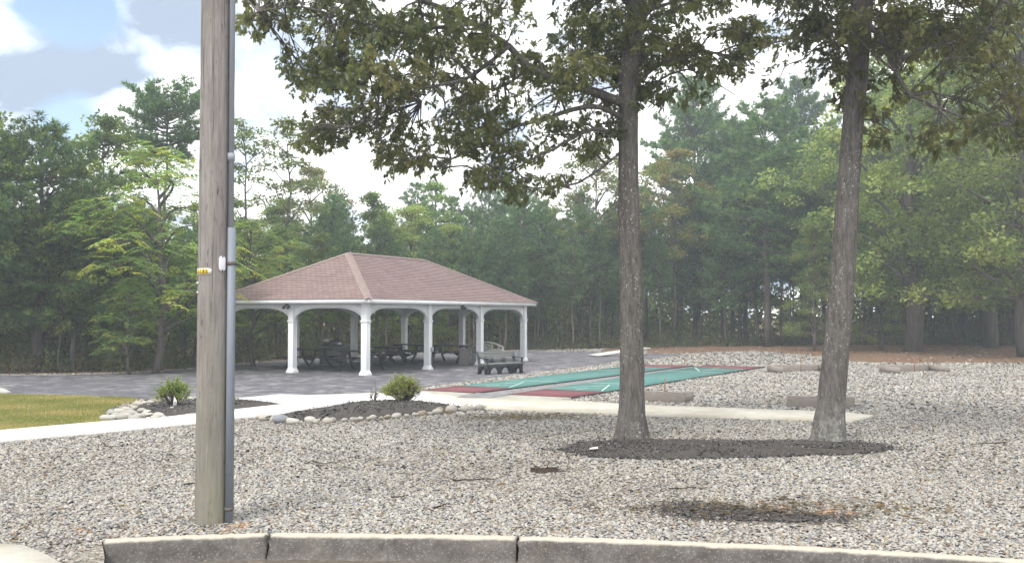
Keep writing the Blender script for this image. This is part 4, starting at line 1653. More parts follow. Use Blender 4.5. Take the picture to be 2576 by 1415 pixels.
def pine(seed, h=10.0, c0=0.35, R=1.9, top=0.3, dens=1.0, k=9, nl=0.24, nw=0.011, flat=False, r0=0.11, dead=10, cols=PINE_C):
    r = np.random.default_rng(seed)
    T, G_ = Geo(), Geo()
    n = 12
    zz = np.linspace(0, h * 0.98, n)
    P = np.stack([np.cumsum(r.normal(0, 0.05, n)), np.cumsum(r.normal(0, 0.05, n)), zz], -1)
    P[0, :2] = 0
    P[0, 2] = -0.1
    tube(T, P, np.linspace(r0, 0.018, n), 8)

    def at(z):
        return np.array([np.interp(z, zz, P[:, 0]), np.interp(z, zz, P[:, 1]), z])

    TC, TD = [], []
    z = c0 * h
    while z < h * 0.97:
        s = (z - c0 * h) / (h - c0 * h)
        prof = (0.55 + 0.45 * math.sin(min(1, s / 0.35) * math.pi / 2)) * (1 - s ** 1.7) + top * s * (1 - s) * 2 + 0.1
        if flat:
            prof = math.sqrt(max(0.03, 1 - (max(0.0, s - 0.3) / 0.72) ** 2)) * (0.55 + 0.45 * min(1, s / 0.3))
        nb = r.integers(4, 7)
        a0_ = r.uniform(0, 6.28)
        for b in range(nb):
            a = a0_ + b * 6.283 / nb + r.normal(0, 0.25)
            Lb = R * prof * r.uniform(0.6, 1.15)
            el_ = rad(-8 + 50 * s) + r.normal(0, 0.15)
            d = np.array([math.cos(a), math.sin(a), 0])
            p0 = at(z)
            m_ = 6
            t_ = np.linspace(0, 1, m_)
            B = p0 + d * (Lb * t_)[:, None] * math.cos(el_)
            B[:, 2] += Lb * t_ * math.sin(el_) + 0.18 * Lb * t_ ** 2
            B[1:, :2] += r.normal(0, 0.05 * Lb, (m_ - 1, 2))
            tube(T, B, np.linspace(max(0.012, 0.022 * Lb / 1.5 + 0.01), 0.006, m_), 4, caps=False)
            nt = int(max(3, Lb * 17 * dens))
            q = r.uniform(0.3, 1.0, nt) ** 0.8
            idx = q * (m_ - 1)
            i0 = np.minimum(idx.astype(int), m_ - 2)
            f = (idx - i0)[:, None]
            c = B[i0] * (1 - f) + B[i0 + 1] * f
            side = np.cross(d, [0, 0, 1.0])
            off = r.normal(0, 1, nt) * 0.30 * Lb * (1.15 - q)
            c = c + side * off[:, None]
            c[:, 2] += r.normal(0.05, 0.09, nt) + 0.1 * np.abs(off)
            TC.append(c)
            TD.append(unit(d * 0.7 + side * np.sign(off)[:, None] * 0.5 + np.array([0, 0, 0.55]) + r.normal(0, 0.2, (nt, 3))))
        z += h * 0.036 * r.uniform(0.8, 1.3) * (0.42 if flat else 1)
    tc, td = np.concatenate(TC), np.concatenate(TD)
    # leader
    tip = at(h * 0.97)
    tc = np.concatenate([tc, tip + r.normal(0, 0.08, (6, 3))])
    td = np.concatenate([td, np.tile([0, 0, 1.0], (6, 1))])
    base = pal(r, len(tc), cols, None, 0.25)
    add_needles(G_, r, tc, td, np.full(len(tc), nl), k, nw * 1.7, base)
    for i_ in range(dead):
        z = r.uniform(0.12, c0) * h
        a = r.uniform(0, 6.28)
        Lb = r.uniform(0.3, 0.9)
        d = np.array([math.cos(a), math.sin(a), r.uniform(-0.3, 0.15)])
        p0 = at(z)
        tube(T, [p0, p0 + d * Lb * 0.5, p0 + d * Lb + [0, 0, r.normal(0, 0.08)]], [0.012, 0.008, 0.004], 3, caps=False)
    return T, G_


def broad(seed, h=9.0, c0=0.3, R=2.2, lobes=16, ncl=200, per=34, ls=0.13, cols=DEC_C, r0=0.12, shape="round", cl=0.38, droop=0.25, open_=0.0, pinnate=False):
    r = np.random.default_rng(seed)
    T, G_ = Geo(), Geo()
    n = 10
    zz = np.linspace(0, h * 0.9, n)
    P = np.stack([np.cumsum(r.normal(0, 0.07, n)), np.cumsum(r.normal(0, 0.07, n)), zz], -1)
    P[0, :2] = 0
    P[0, 2] = -0.1
    tube(T, P, np.linspace(r0, 0.02, n), 8)

    def at(z):
        return np.array([np.interp(z, zz, P[:, 0]), np.interp(z, zz, P[:, 1]), z])

    cs = []
    LC = []
    for k in range(lobes):
        s = (k + 0.5) / lobes
        z = h * (c0 + (1 - c0) * s)
        if shape == "round":
            w = math.sin(math.pi * min(1, 0.16 + s * 0.88)) ** 0.7
        elif shape == "cone":
            w = (1 - s) * 0.9 + 0.12
        else:
            w = 0.35 + 0.65 * math.sin(math.pi * min(1, s * 0.95 + 0.05))
        a = k * 2.4 + r.normal(0, 0.3)
        rr_ = R * w * r.uniform(0.5, 0.85)
        c = at(z) + np.array([math.cos(a) * rr_, math.sin(a) * rr_, r.normal(0, 0.12)])
        LC.append((c, R * r.uniform(0.36, 0.55) * (0.55 + 0.45 * w)))
        p0 = at(max(0.15 * h, z - rr_ * r.uniform(0.5, 1.0)))
        B = spline(np.array([p0, (p0 + c) / 2 + r.normal(0, 0.12, 3) + [0, 0, 0.1], c]), 6)
        tube(T, B, np.linspace(0.045 * R / 2, 0.012, 6), 5, caps=False)
    per_l = max(3, ncl // lobes)
    for c, lr in LC:
        d = rnd_unit(r, per_l)
        d[:, 2] = np.abs(d[:, 2]) * 0.75 - 0.25
        q = r.uniform(0.35, 1.0, per_l) ** 0.5
        cc = c + d * (lr * q)[:, None] * [1, 1, 0.75]
        cs.append(cc)
        for x_ in cc[::3]:
            tube(T, [c, (c + x_) / 2 + r.normal(0, 0.05, 3), x_], [0.012, 0.008, 0.004], 3, caps=False)
    cs = np.concatenate(cs)
    m_ = len(cs)
    clump = pal(r, m_, cols, None, 0.2)
    if not pinnate:
        C = np.repeat(cs, per, 0) + rnd_unit(r, m_ * per) * (cl * r.uniform(0.1, 1.0, m_ * per) ** 0.6)[:, None] * [1, 1, 0.62]
        D = unit(rnd_unit(r, m_ * per) * [1, 1, 0.5] - [0, 0, droop])
        N = unit(rnd_unit(r, m_ * per) * 0.75 + [0, 0, 0.75])
        col = np.repeat(clump, per, 0) * r.uniform(0.75, 1.3, (m_ * per, 1))
        L = ls * r.uniform(0.7, 1.25, m_ * per)
        add_leaves(G_, C, D, N, L, L * 0.62, col)
    else:
        fr = max(2, per // 14)
        nf = m_ * fr
        C = np.repeat(cs, fr, 0) + rnd_unit(r, nf) * cl * 0.5
        a = r.uniform(0, 6.28, nf)
        d = unit(np.stack([np.cos(a), np.sin(a), r.uniform(-0.35, 0.25, nf)], -1))
        side = unit(np.cross(d, np.array([[0, 0, 1.0]])))
        col = np.repeat(clump, fr, 0) * r.uniform(0.8, 1.25, (nf, 1))
        FL = r.uniform(0.42, 0.68, nf)
        for k in range(8):
            t_ = (k + 1) / 8
            cc = C + d * (FL * t_)[:, None]
            cc[:, 2] -= 0.28 * FL * t_ ** 2
            for sg in (-1, 1):
                D = unit(side * sg + d * 0.35 + np.array([0, 0, -0.35]) + r.normal(0, 0.12, (nf, 3)))
                L = ls * r.uniform(0.8, 1.15, nf) * (1.1 - 0.4 * abs(t_ - 0.45))
                add_leaves(G_, cc, D, np.tile([0, 0, 1.0], (nf, 1)) + r.normal(0, 0.3, (nf, 3)), L, L * 0.4, col)
    return T, G_


PROTO = {}


def proto(key):
    if key in PROTO:
        return PROTO[key]
    nm, cat, leaf = "pine_tree", "tree", M["needle"]
    if key.startswith("pine"):
        k = int(key[4:])
        if k < 4:
            T, G_ = pine(100 + k, 10.0, [0.3, 0.38, 0.26, 0.42][k], [1.9, 1.6, 2.1, 1.7][k], dens=[1.15, 1.0, 1.1, 1.1][k])
        elif k == 4:  # tall, layered, open
            T, G_ = pine(120, 16.0, 0.30, 3.7, dens=1.7, nl=0.30, nw=0.013, r0=0.2, k=11)
        elif k == 5:  # flat topped
            T, G_ = pine(121, 12.0, 0.78, 2.3, dens=1.35, nl=0.26, flat=True, r0=0.15, k=11)
        else:  # wide low limbed
            T, G_ = pine(122, 10.0, 0.2, 3.4, dens=1.15, nl=0.28, r0=0.17, k=10)
    elif key.startswith("broad"):
        k = int(key[5:])
        T, G_ = broad(200 + k, 9.0, [0.22, 0.3, 0.25][k], [2.3, 1.9, 2.6][k], 20, [330, 260, 380][k], 34, 0.15)
        nm, leaf = "broadleaf_tree", M["leaf"]
    elif key == "locust":
        T, G_ = broad(231, 7.0, 0.28, 2.5, 20, 260, 44, 0.13, LOC_C, pinnate=True)
        nm, leaf = "locust_tree", M["leaf"]
    elif key == "feather":
        T, G_ = broad(240, 7.0, 0.08, 2.2, 22, 420, 44, 0.075, FEA_C, cl=0.34, shape="cone")
        nm, leaf = "feathery_tree", M["leaf"]
    elif key == "airy":
        T, G_ = broad(250, 11.0, 0.36, 1.35, 18, 150, 26, 0.14, [(0.09, 0.115, 0.045), (0.12, 0.145, 0.055), (0.07, 0.09, 0.04)], cl=0.34, shape="tall", r0=0.09)
        nm, leaf = "slender_tree", M["leaf"]
    elif key == "yellow":
        T, G_ = broad(260, 11.0, 0.42, 3.0, 22, 330, 30, 0.17, YEL_C, cl=0.42)
        nm, leaf = "yellowing_oak", M["leaf"]
    elif key == "oak":
        T, G_ = broad(270, 12.0, 0.16, 4.6, 34, 760, 38, 0.17, [(0.085, 0.12, 0.04), (0.11, 0.15, 0.05), (0.06, 0.09, 0.035), (0.16, 0.19, 0.07)], cl=0.5, r0=0.34)
        nm, leaf = "large_oak", M["leaf"]
    elif key == "sapling":
        T, G_ = broad(280, 4.2, 0.42, 0.75, 8, 34, 14, 0.12, [(0.08, 0.10, 0.035), (0.11, 0.12, 0.04), (0.12, 0.10, 0.04)], cl=0.3, r0=0.035, shape="tall")
        nm, leaf = "sapling", M["leaf"]
    elif key == "bare":
        r = np.random.default_rng(77)
        T, G_ = pine(290, 8.0, 0.6, 0.9, dens=0.9, r0=0.065, dead=26, k=8)
        nm, leaf = "thin_pine", M["needle"]
    root = finish(nm, "tree", cat, T, G_, leaf)
    root["used"] = 0
    PROTO[key] = root
    return root


PH = {"pine0": 10, "pine1": 10, "pine2": 10, "pine3": 10, "pine4": 16, "pine5": 12, "pine6": 10, "broad0": 9, "broad1": 9, "broad2": 9, "locust": 7, "feather": 7, "airy": 11, "yellow": 11, "oak": 12, "sapling": 4.2, "bare": 8}
PLACED = []


def plant(key, X, Y, h, label, group=None, wide=1.0, rz=None):
    p = proto(key)
    s = h / PH[key]
    sc = (s * wide, s * wide, s)
    rz = RNG.uniform(0, 6.28) if rz is None else rz
    if not p["used"]:
        p["used"] = 1
        p.location, p.rotation_euler, p.scale = (X, Y, 0), (0, 0, rz), sc
        p["label"] = label
        if group:
            p["group"] = group
        o = p
    else:
        o = dup(p, (X, Y, 0), rz, sc, label, group)
        if not group and "group" in o:
            del o["group"]
    PLACED.append((X, Y))
    return o


def plant_px(key, px, ytop, Y, label, group=None, wide=1.0, rz=None):
    top = far(px, ytop, Y)
    return plant(key, float(top[0]), Y, float(top[2]), label, group, wide, rz)


# trees that stand out by themselves
plant_px("pine5", 412, 248, 47, "tall flat topped pine rising above the wood left of the pole", None, 1.0, 0.4)
plant_px("pine6", 108, 318, 37.5, "wide dark pine with open limbs in the left wood", None, 1.25, 1.2)
plant_px("pine6", -70, 330, 36, "dark wide pine cut by the left edge of the view", None, 1.1, 3.0)
plant_px("broad1", -28, 225, 35.5, "tall leafy tree whose sprig shows at the upper left edge", None, 0.8)
plant_px("locust", 395, 372, 36.0, "bright yellow green locust just left of the pole", None, 1.12, 0.7)
plant_px("locust", 640, 555, 40.5, "low drooping locust right of the pole beside the roof", None, 1.15, 2.2)
plant_px("locust", 330, 700, 35.2, "small drooping locust low in the left wood by the plaza", None, 1.1, 4.0)
plant_px("airy", 632, 300, 50, "slender open tree with bare lower limbs right of the pole", None, 1.15, 0.3)
plant_px("airy", 712, 305, 53, "slender tall tree next to the open one above the roof", None, 1.25, 1.9)
plant_px("broad2", 265, 305, 41, "mid green leafy tree with pointed top left of the flat pine", None, 0.95)
plant_px("broad0", 190, 420, 36.8, "dense shaded leafy tree in front of the left pines", None, 0.9)
plant_px("feather", 1030, 512, 60, "olive feathery tree behind the roof ridge", None, 1.15)
plant_px("feather", 1140, 560, 61, "yellow green feathery tree right of the roof ridge", None, 1.3, 2.0)
plant_px("yellow", 1480, 360, 66, "yellowing oak showing left of the left oak trunk", None, 0.9)
plant_px("yellow", 1690, 375, 68, "yellowing oak showing right of the left oak trunk", None, 0.85, 2.0)
plant_px("yellow", 800, 420, 62, "yellow tipped tree above the left roof slope", None, 0.9, 4.0)
plant_px("pine4", 1745, 190, 74, "tallest dark pine between the two oak trunks", None, 0.95, 0.2)
plant_px("pine4", 1925, 245, 66, "broad layered pine left of the right oak trunk", None, 1.15, 2.2)
plant_px("pine4", 1838, 300, 78, "narrow dark pine between the tallest pine and the broad layered one", None, 0.9, 1.1)
plant_px("pine4", 2015, 190, 82, "distant tall pine just left of the right oak trunk", None, 0.95, 3.3)
plant_px("pine4", 2085, 330, 70, "layered pine directly behind the right oak trunk", None, 1.1, 4.2)
plant_px("feather", 2045, 555, 58, "pale green feathery tree left of the right oak foot", None, 0.85, 0.8)
plant_px("feather", 2215, 600, 60, "low pale feathery tree right of the right oak trunk", None, 1.2, 3.8)
plant_px("oak", 2285, 60, 57, "large leafy oak with thick trunk right of the right oak", None, 0.95, 0.6)
plant_px("oak", 2570, -60, 50, "large hazy oak filling the far right edge", None, 0.95, 2.6)
plant_px("oak", 2480, 60, 64, "leafy oak deep behind the far right trees", None, 0.85, 4.4)

# the wood: rows behind the edge of the clearing
tl_d = np.concatenate([[0], np.cumsum(np.linalg.norm(np.diff(TLs, axis=0), axis=1))])
REG = [
    (-60, -11.5, ["broad0", "broad1", "pine1", "broad2", "pine2", "broad0"], "mixed dark trees massed in the left wood behind the lawn and pole", "trees of the left wood", 540),
    (-11.5, -3.5, ["broad2", "broad0", "pine0", "broad1", "pine3"], "green trees massed behind the pavilion roof", "trees behind the pavilion roof", 462),
    (-3.5, 14, ["pine0", "pine1", "pine2", "pine3"], "slender young pine in the dense stand right of the pavilion", "young pines right of the pavilion", 480),
    (14, 26, ["pine3", "pine0", "pine2", "broad2"], "dark pine crowded behind the space between the oak trunks", "pines between the oaks", 330),
    (26, 80, ["broad2", "broad0", "pine2", "broad1"], "hazy green tree massed in the right wood", "trees of the right wood", 215),
]
for row, (off, sp) in enumerate(((1.2, 2.5), (3.6, 2.4), (6.6, 2.7), (10.5, 3.0), (15.5, 3.4))):
    s = RNG.uniform(0, 1)
    while s < tl_d[-1]:
        k = min(np.searchsorted(tl_d, s), len(TLs) - 2)
        p = TLs[k]
        d = unit(TLs[k + 1] - TLs[k])
        nrm = np.array([-d[1], d[0], 0])
        q = p + nrm * (off + RNG.normal(0, 0.5))
        s += sp * RNG.uniform(0.75, 1.3)
        if abs(q[0]) > 0.56 * q[1] + 3.5:
            continue
        if any((q[0] - a) ** 2 + (q[1] - b) ** 2 < 1.3 for a, b in PLACED):
            continue
        for a, b, keys, lab, grp, yt in REG:
            if a <= q[0] < b:
                key = keys[int(RNG.integers(len(keys)))]
                tz = CAMH + (HOR - yt) / FPX * (p[1] + 3)
                hmul = [0.72, 0.86, 0.97, 1.04, 1.06][row] * RNG.uniform(0.85, 1.12)
                plant(key, q[0], q[1], tz * hmul, lab, grp, RNG.uniform(0.9, 1.15) * (1.0 if tz < 11 else 0.85))
                break
# thin bare stems along the edge
s = 0.5
while s < tl_d[-1]:
    k = min(np.searchsorted(tl_d, s), len(TLs) - 2)
    p = TLs[k]
    d = unit(TLs[k + 1] - TLs[k])
    q = p + np.array([-d[1], d[0], 0]) * RNG.uniform(0.3, 5.5)
    s += RNG.uniform(0.5, 1.5)
    if abs(q[0]) > 0.54 * q[1] + 1:
        continue
    if q[0] < -3:
        if RNG.random() < 0.5:
            plant("sapling", q[0], q[1], RNG.uniform(2.8, 4.8), "thin leafy sapling at the edge of the left wood", "saplings of the left wood")
    else:
        key = "bare" if RNG.random() < 0.7 else "sapling"
        if key == "bare":
            plant(key, q[0], q[1], RNG.uniform(5, 8.5), "thin bare stemmed pine at the edge of the right wood", "thin pines of the wood edge")
        else:
            plant(key, q[0], q[1], RNG.uniform(2.5, 4.5), "thin leafy sapling among the pine stems", "saplings among the pines")
for key in list(PROTO):
    if "used" in PROTO[key]:
        del PROTO[key]["used"]
for o in bpy.data.objects:
    if "used" in o:
        del o["used"]

# undergrowth along the edge and inside the wood
r = np.random.default_rng(9)
n = 6500
ks = r.integers(0, len(TLs) - 1, n)
d = unit(TLs[ks + 1] - TLs[ks])
off = np.abs(r.normal(0, 4.0, n)) + 0.1
cc = TLs[ks] + np.stack([-d[:, 1], d[:, 0], np.zeros(n)], -1) * off[:, None]
dist = cc[:, 1]
keep = np.abs(cc[:, 0]) < 0.54 * cc[:, 1] + 2
cc = cc[keep]
off = off[keep]
m_ = len(cc)
hz = r.uniform(0.1, 1.0, m_) ** 1.3 * (0.7 + 0.3 * np.minimum(off, 6))
per = 22
C = np.repeat(cc, per, 0)
C[:, 2] = np.repeat(hz, per) * r.uniform(0.1, 1.2, m_ * per)
C += rnd_unit(r, m_ * per) * 0.3 * r.uniform(0, 1, (m_ * per, 1)) * [1, 1, 0.5]
C[:, 2] = np.abs(C[:, 2]) + 0.02
D = unit(rnd_unit(r, m_ * per) + [0, 0, 0.4])
col = np.repeat(pal(r, m_, [(0.05, 0.07, 0.03), (0.085, 0.095, 0.04), (0.09, 0.07, 0.045), (0.045, 0.05, 0.03)], [.35, .2, .25, .2]), per, 0)
L = r.uniform(0.08, 0.17, m_ * per)
g = Geo()
add_leaves(g, C, D, rnd_unit(r, m_ * per), L, L * 0.5, col)
props(g.build("undergrowth", M["leaf"]), "low tangled undergrowth at the foot of the wood", None, None, "stuff")

# the deep wood behind the last row, one mass
r = np.random.default_rng(19)
m_ = 26000
ks = r.integers(0, len(TLs) - 1, m_)
d = unit(TLs[ks + 1] - TLs[ks])
cc = TLs[ks] + np.stack([-d[:, 1], d[:, 0], np.zeros(m_)], -1) * r.uniform(19, 30, m_)[:, None]
cc[:, 2] = r.uniform(0, 1, m_) ** 0.8 * np.where(cc[:, 0] > 20, 11, 7.5)
per = 7
C = np.repeat(cc, per, 0) + r.normal(0, 0.45, (m_ * per, 3))
C[:, 2] = np.abs(C[:, 2])
col = np.repeat(pal(r, m_, DEC_C), per, 0)
L = r.uniform(0.22, 0.42, m_ * per)
g = Geo()
add_leaves(g, C, rnd_unit(r, m_ * per), rnd_unit(r, m_ * per), L, L * 0.6, col)
m_ = 26000
ks = r.integers(0, len(TLs) - 1, m_)
d = unit(TLs[ks + 1] - TLs[ks])
cc = TLs[ks] + np.stack([-d[:, 1], d[:, 0], np.zeros(m_)], -1) * r.uniform(13, 24, m_)[:, None]
cc[:, 2] = r.uniform(0, 3.6, m_)
C = np.repeat(cc, 3, 0) + r.normal(0, 0.3, (m_ * 3, 3))
C[:, 2] = np.abs(C[:, 2])
L = r.uniform(0.32, 0.6, m_ * 3)
add_leaves(g, C, rnd_unit(r, m_ * 3), rnd_unit(r, m_ * 3), L, L * 0.6, np.repeat(pal(r, m_, DEC_C + [(0.09, 0.07, 0.045)]), 3, 0))
props(g.build("far_wood", M["leaf"]), "deep wood behind the front trees, seen as one mass", None, None, "stuff")

# fallen needles and leaves on gravel and litter
r = np.random.default_rng(10)
n = 9000
x = r.uniform(-12, 30, n)
y = r.uniform(9.6, 60, n) ** 1.0
q0 = gnd(1330, 1047)
x = np.concatenate([x, r.normal(q0[0] - 0.1, 0.75, 900), r.normal(gnd(1950, 1290)[0], 0.9, 500)])
y = np.concatenate([y, r.normal(q0[1] - 0.35, 0.35, 900), r.normal(gnd(1950, 1283)[1], 0.3, 500)])
n = len(x)
k = (np.abs(x) < 0.54 * y) & ~inside(PLZ, x, y) & ~inside(WALK, x, y) & (y > 9.7)
x, y = x[k], y[k]
n = len(x)
g = Geo()
a = r.uniform(0, 6.28, n)
D = np.stack([np.cos(a), np.sin(a), r.normal(0, 0.1, n)], -1)
L = r.uniform(0.05, 0.13, n)
add_leaves(g, np.stack([x, y, np.full(n, 0.045)], -1), D, np.tile([0, 0, 1.0], (n, 1)) + r.normal(0, 0.3, (n, 3)), L, L * r.uniform(0.1, 0.5, n), pal(r, n, [(0.075, 0.055, 0.04), (0.11, 0.078, 0.052), (0.05, 0.04, 0.032)]))
props(g.build("leaf_litter", M["leaf"]), "fallen brown leaves and needles on the gravel", None, None, "stuff")

# ------------------------------------------------------------------ the two near oaks
TREEY = 16.75


def oak(label, trunk_px, Y, widths_px, limbs, clusters, seed, hi_clusters):
    r = np.random.default_rng(seed)
    base = gnd(*trunk_px[0])
    root = thing("oak_tree", label, "tree", (base[0], base[1], 0))
    O = np.array([base[0], base[1], 0])
    Y = base[1]
    # trunk: follows the photographed line, then goes on up out of view
    P = [far(px_, py_, Y) - O for px_, py_ in trunk_px]
    P[0] = np.array([0, 0, -0.05])
    P = np.array(P)
    W = np.array(widths_px) / FPX * Y / 2
    top = P[-1] + (P[-1] - P[-2]) / np.linalg.norm(P[-1] - P[-2]) * np.linspace(1.5, 6.5, 4)[:, None]
    PP = np.concatenate([P, top])
    WW = np.concatenate([W, W[-1] * np.array([0.8, 0.55, 0.3, 0.1])])
    n = 70
    S_ = spline(PP, n)
    dd = np.concatenate([[0], np.cumsum(np.linalg.norm(np.diff(PP, axis=0), axis=1))])
    rr_ = np.interp(np.linspace(0, dd[-1], n), dd, WW)
    K = 28
    ang = np.arange(K) * 2 * math.pi / K
    ridge = 1 + 0.02 * np.sin(ang[None] * 9 + S_[:, 2:3] * 1.3) + 0.015 * np.sin(ang[None] * 5 - S_[:, 2:3] * 2.1) + r.normal(0, 0.02, (n, K))
    fl = np.exp(-np.clip(S_[:, 2], 0, 9) / 0.22)[:, None] * (0.28 + 0.22 * np.sin(ang * 4 + 0.7)[None])
    RR = rr_[:, None] * ridge * (1 + fl * 0.9)
    V = np.stack([S_[:, 0:1] + RR * np.cos(ang), S_[:, 1:2] + RR * np.sin(ang), np.broadcast_to(S_[:, 2:3], (n, K))], -1)
    i = np.arange(n - 1)[:, None] * K
    j = np.arange(K)[None]
    q = np.stack([i + j, i + (j + 1) % K, i + K + (j + 1) % K, i + K + j], -1).reshape(-1, 4)
    Geo().add(V.reshape(-1, 3), q).build("trunk", M["lichen_bark"] if seed == 43 else M["oak_bark"], root, smooth=True)
    nodes, nr = [S_[S_[:, 2] > 3.3]], [rr_[S_[:, 2] > 3.3] * 0.2]
    for pts, w0, w1 in limbs:
        L_ = np.array([far(px_, py_, Y + dy) - O for px_, py_, dy in pts])
        B = spline(L_, 26)
        B[1:-1] += np.cumsum(r.normal(0, 0.012, (24, 3)), axis=0) * 0.7
        rad_ = np.linspace(w0, w1, 26) / FPX * Y / 2
        Lg = Geo()
        tube(Lg, B, rad_, 8)
        Lg.build("limb", M["oak_bark"], root, smooth=True)
        nodes.append(B[3:])
        nr.append(rad_[3:])
    N_, NR = np.concatenate(nodes), np.concatenate(nr)
    TW, LV = Geo(), Geo()
    LC, LD, LCOL = [], [], []
    for px_, py_, dy, rx, rz_, ry, nt in clusters:
        c = far(px_, py_, Y + dy) - O
        i0 = np.argmin(np.linalg.norm(N_ - c, axis=1) + r.uniform(0, 0.15, len(N_)))
        a = N_[i0]
        mid = (a + c) / 2 + r.normal(0, 0.12, 3) + [0, 0, 0.12]
        sec = spline(np.array([a, mid, c]), 9)
        tube(TW, sec, np.linspace(min(0.022, NR[i0] * 0.8 + 0.006), 0.007, 9), 5, caps=False)
        ctone = pal(r, 1, OAK_C, None, 0.2)[0]
        for t_ in range(nt):
            tip = c + rnd_unit(r, 1)[0] * (r.uniform(0.15, 1) ** 0.5) * np.array([rx, ry, rz_])
            b = sec[int(r.integers(3, 9))]
            tw = spline(np.array([b, (b + tip) / 2 + r.normal(0, 0.06, 3) + [0, 0, 0.06], tip]), 6)
            tube(TW, tw, np.linspace(0.007, 0.0025, 6), 3, caps=False)
            nl = int(r.integers(13, 23))
            f = r.uniform(0.35, 1.0, nl)
            f[: nl // 2] = r.uniform(0.8, 1.0, nl // 2)
            idx = f * 5
            q0 = np.minimum(idx.astype(int), 4)
            w = (idx - q0)[:, None]
            cc_ = tw[q0] * (1 - w) + tw[q0 + 1] * w
            dv = unit(tip - b)
            LC.append(cc_ + r.normal(0, 0.025, (nl, 3)))
            LD.append(unit(dv * 0.6 + rnd_unit(r, nl) * 0.85 + np.array([0, 0, -0.45])))
            LCOL.append((0.55 * ctone + 0.45 * pal(r, nl, OAK_C, None, 0.25)) * r.uniform(0.8, 1.25, (nl, 1)))
    C, D, CO = np.concatenate(LC), np.concatenate(LD), np.concatenate(LCOL)
    n = len(C)
    add_lobed(LV, C, D, unit(rnd_unit(r, n) * 0.8 + [0, -0.25, 0.55]), r.uniform(0.07, 0.125, n), CO)
    # the part of the crown above the view: plainer leaves
    for px_, py_, dy, R_, nleaf in hi_clusters:
        nleaf = int(nleaf * 0.45)
        c = far(px_, py_, Y + dy) - O
        i0 = np.argmin(np.linalg.norm(N_ - c, axis=1))
        tube(TW, spline(np.array([N_[i0], (N_[i0] + c) / 2 + [0, 0, 0.2], c]), 8), np.linspace(0.05, 0.015, 8), 5, caps=False)
        p = c + rnd_unit(r, nleaf) * (r.uniform(0.1, 1, nleaf) ** 0.45)[:, None] * R_ * [1, 1, 0.6]
        L = r.uniform(0.13, 0.2, nleaf)
        add_leaves(LV, p, rnd_unit(r, nleaf), unit(rnd_unit(r, nleaf) + [0, 0, 0.6]), L, L * 0.6, pal(r, nleaf, OAK_C))
    TW.build("twigs", M["oak_bark"], root)
    LV.build("crown", M["oak_leaf"], root)
    print("oak leaves", n)
    return root


def blob(pts, rx, rz_, ry, nt):
    return [(a, b, c, rx * k, rz_ * k, ry * k, int(nt * (d if True else 1))) for a, b, c, k, d in pts]


cl = []
rr = np.random.default_rng(3)


def area(x0, y0, x1, y1, n, dy0, dy1, nt, r_=0.42):
    out = []
    for _ in range(n):
        out.append((rr.uniform(x0, x1), rr.uniform(y0, y1), rr.uniform(dy0, dy1), r_ * rr.uniform(0.85, 1.6), r_ * rr.uniform(0.55, 0.9), r_ * 1.3, max(4, int(nt * 0.55 * rr.uniform(0.6, 1.4)))))
    return out


cl += area(600, -90, 760, 60, 10, -2.0, 0.5, 17)
cl += area(620, -60, 700, 90, 5, -1.5, 0.5, 15, 0.32)
cl += area(770, -60, 900, 120, 14, -2.5, 0.5, 16)
cl += area(760, 120, 860, 250, 11, -2.5, 0.0, 15, 0.36)
cl += area(760, 250, 850, 390, 8, -2.0, 0.0, 14, 0.32)
cl += area(850, 20, 1160, 240, 40, -3.0, 1.5, 17)
cl += area(880, 230, 1000, 330, 6, -2, 0, 13, 0.33)
cl += area(900, 330, 1120, 440, 14, -2.0, 1.0, 12, 0.38)
cl += area(1090, 240, 1300, 350, 14, -2.0, 1.0, 12, 0.4)
cl += area(1150, -40, 1300, 150, 14, -2, 1.5, 15)
cl += area(1180, 160, 1440, 270, 16, -1.5, 1.5, 15, 0.38)
cl += area(1380, -60, 1640, 200, 34, -1.5, 2.0, 17)
cl += area(1480, 180, 1600, 330, 10, -1.0, 0.8, 14, 0.33)
cl += area(1640, -60, 1920, 110, 24, -1.0, 2.5, 16)
cl += area(1620, 100, 1760, 250, 12, -1.0, 2.0, 14, 0.36)
cl += area(1130, 350, 1330, 470, 8, -1.5, 0.5, 7, 0.36)
cl += area(1330, 290, 1530, 420, 11, -1.0, 0.5, 9, 0.3)
cl += area(1150, 430, 1440, 505, 9, -1.5, 0.0, 7, 0.32)
cl += area(1180, 300, 1540, 460, 16, -1.5, 0.6, 6, 0.36)
cl += area(740, 300, 900, 400, 5, -2, 0, 9, 0.3)
cl += area(1760, 90, 1900, 200, 9, -0.5, 2.0, 12, 0.34)
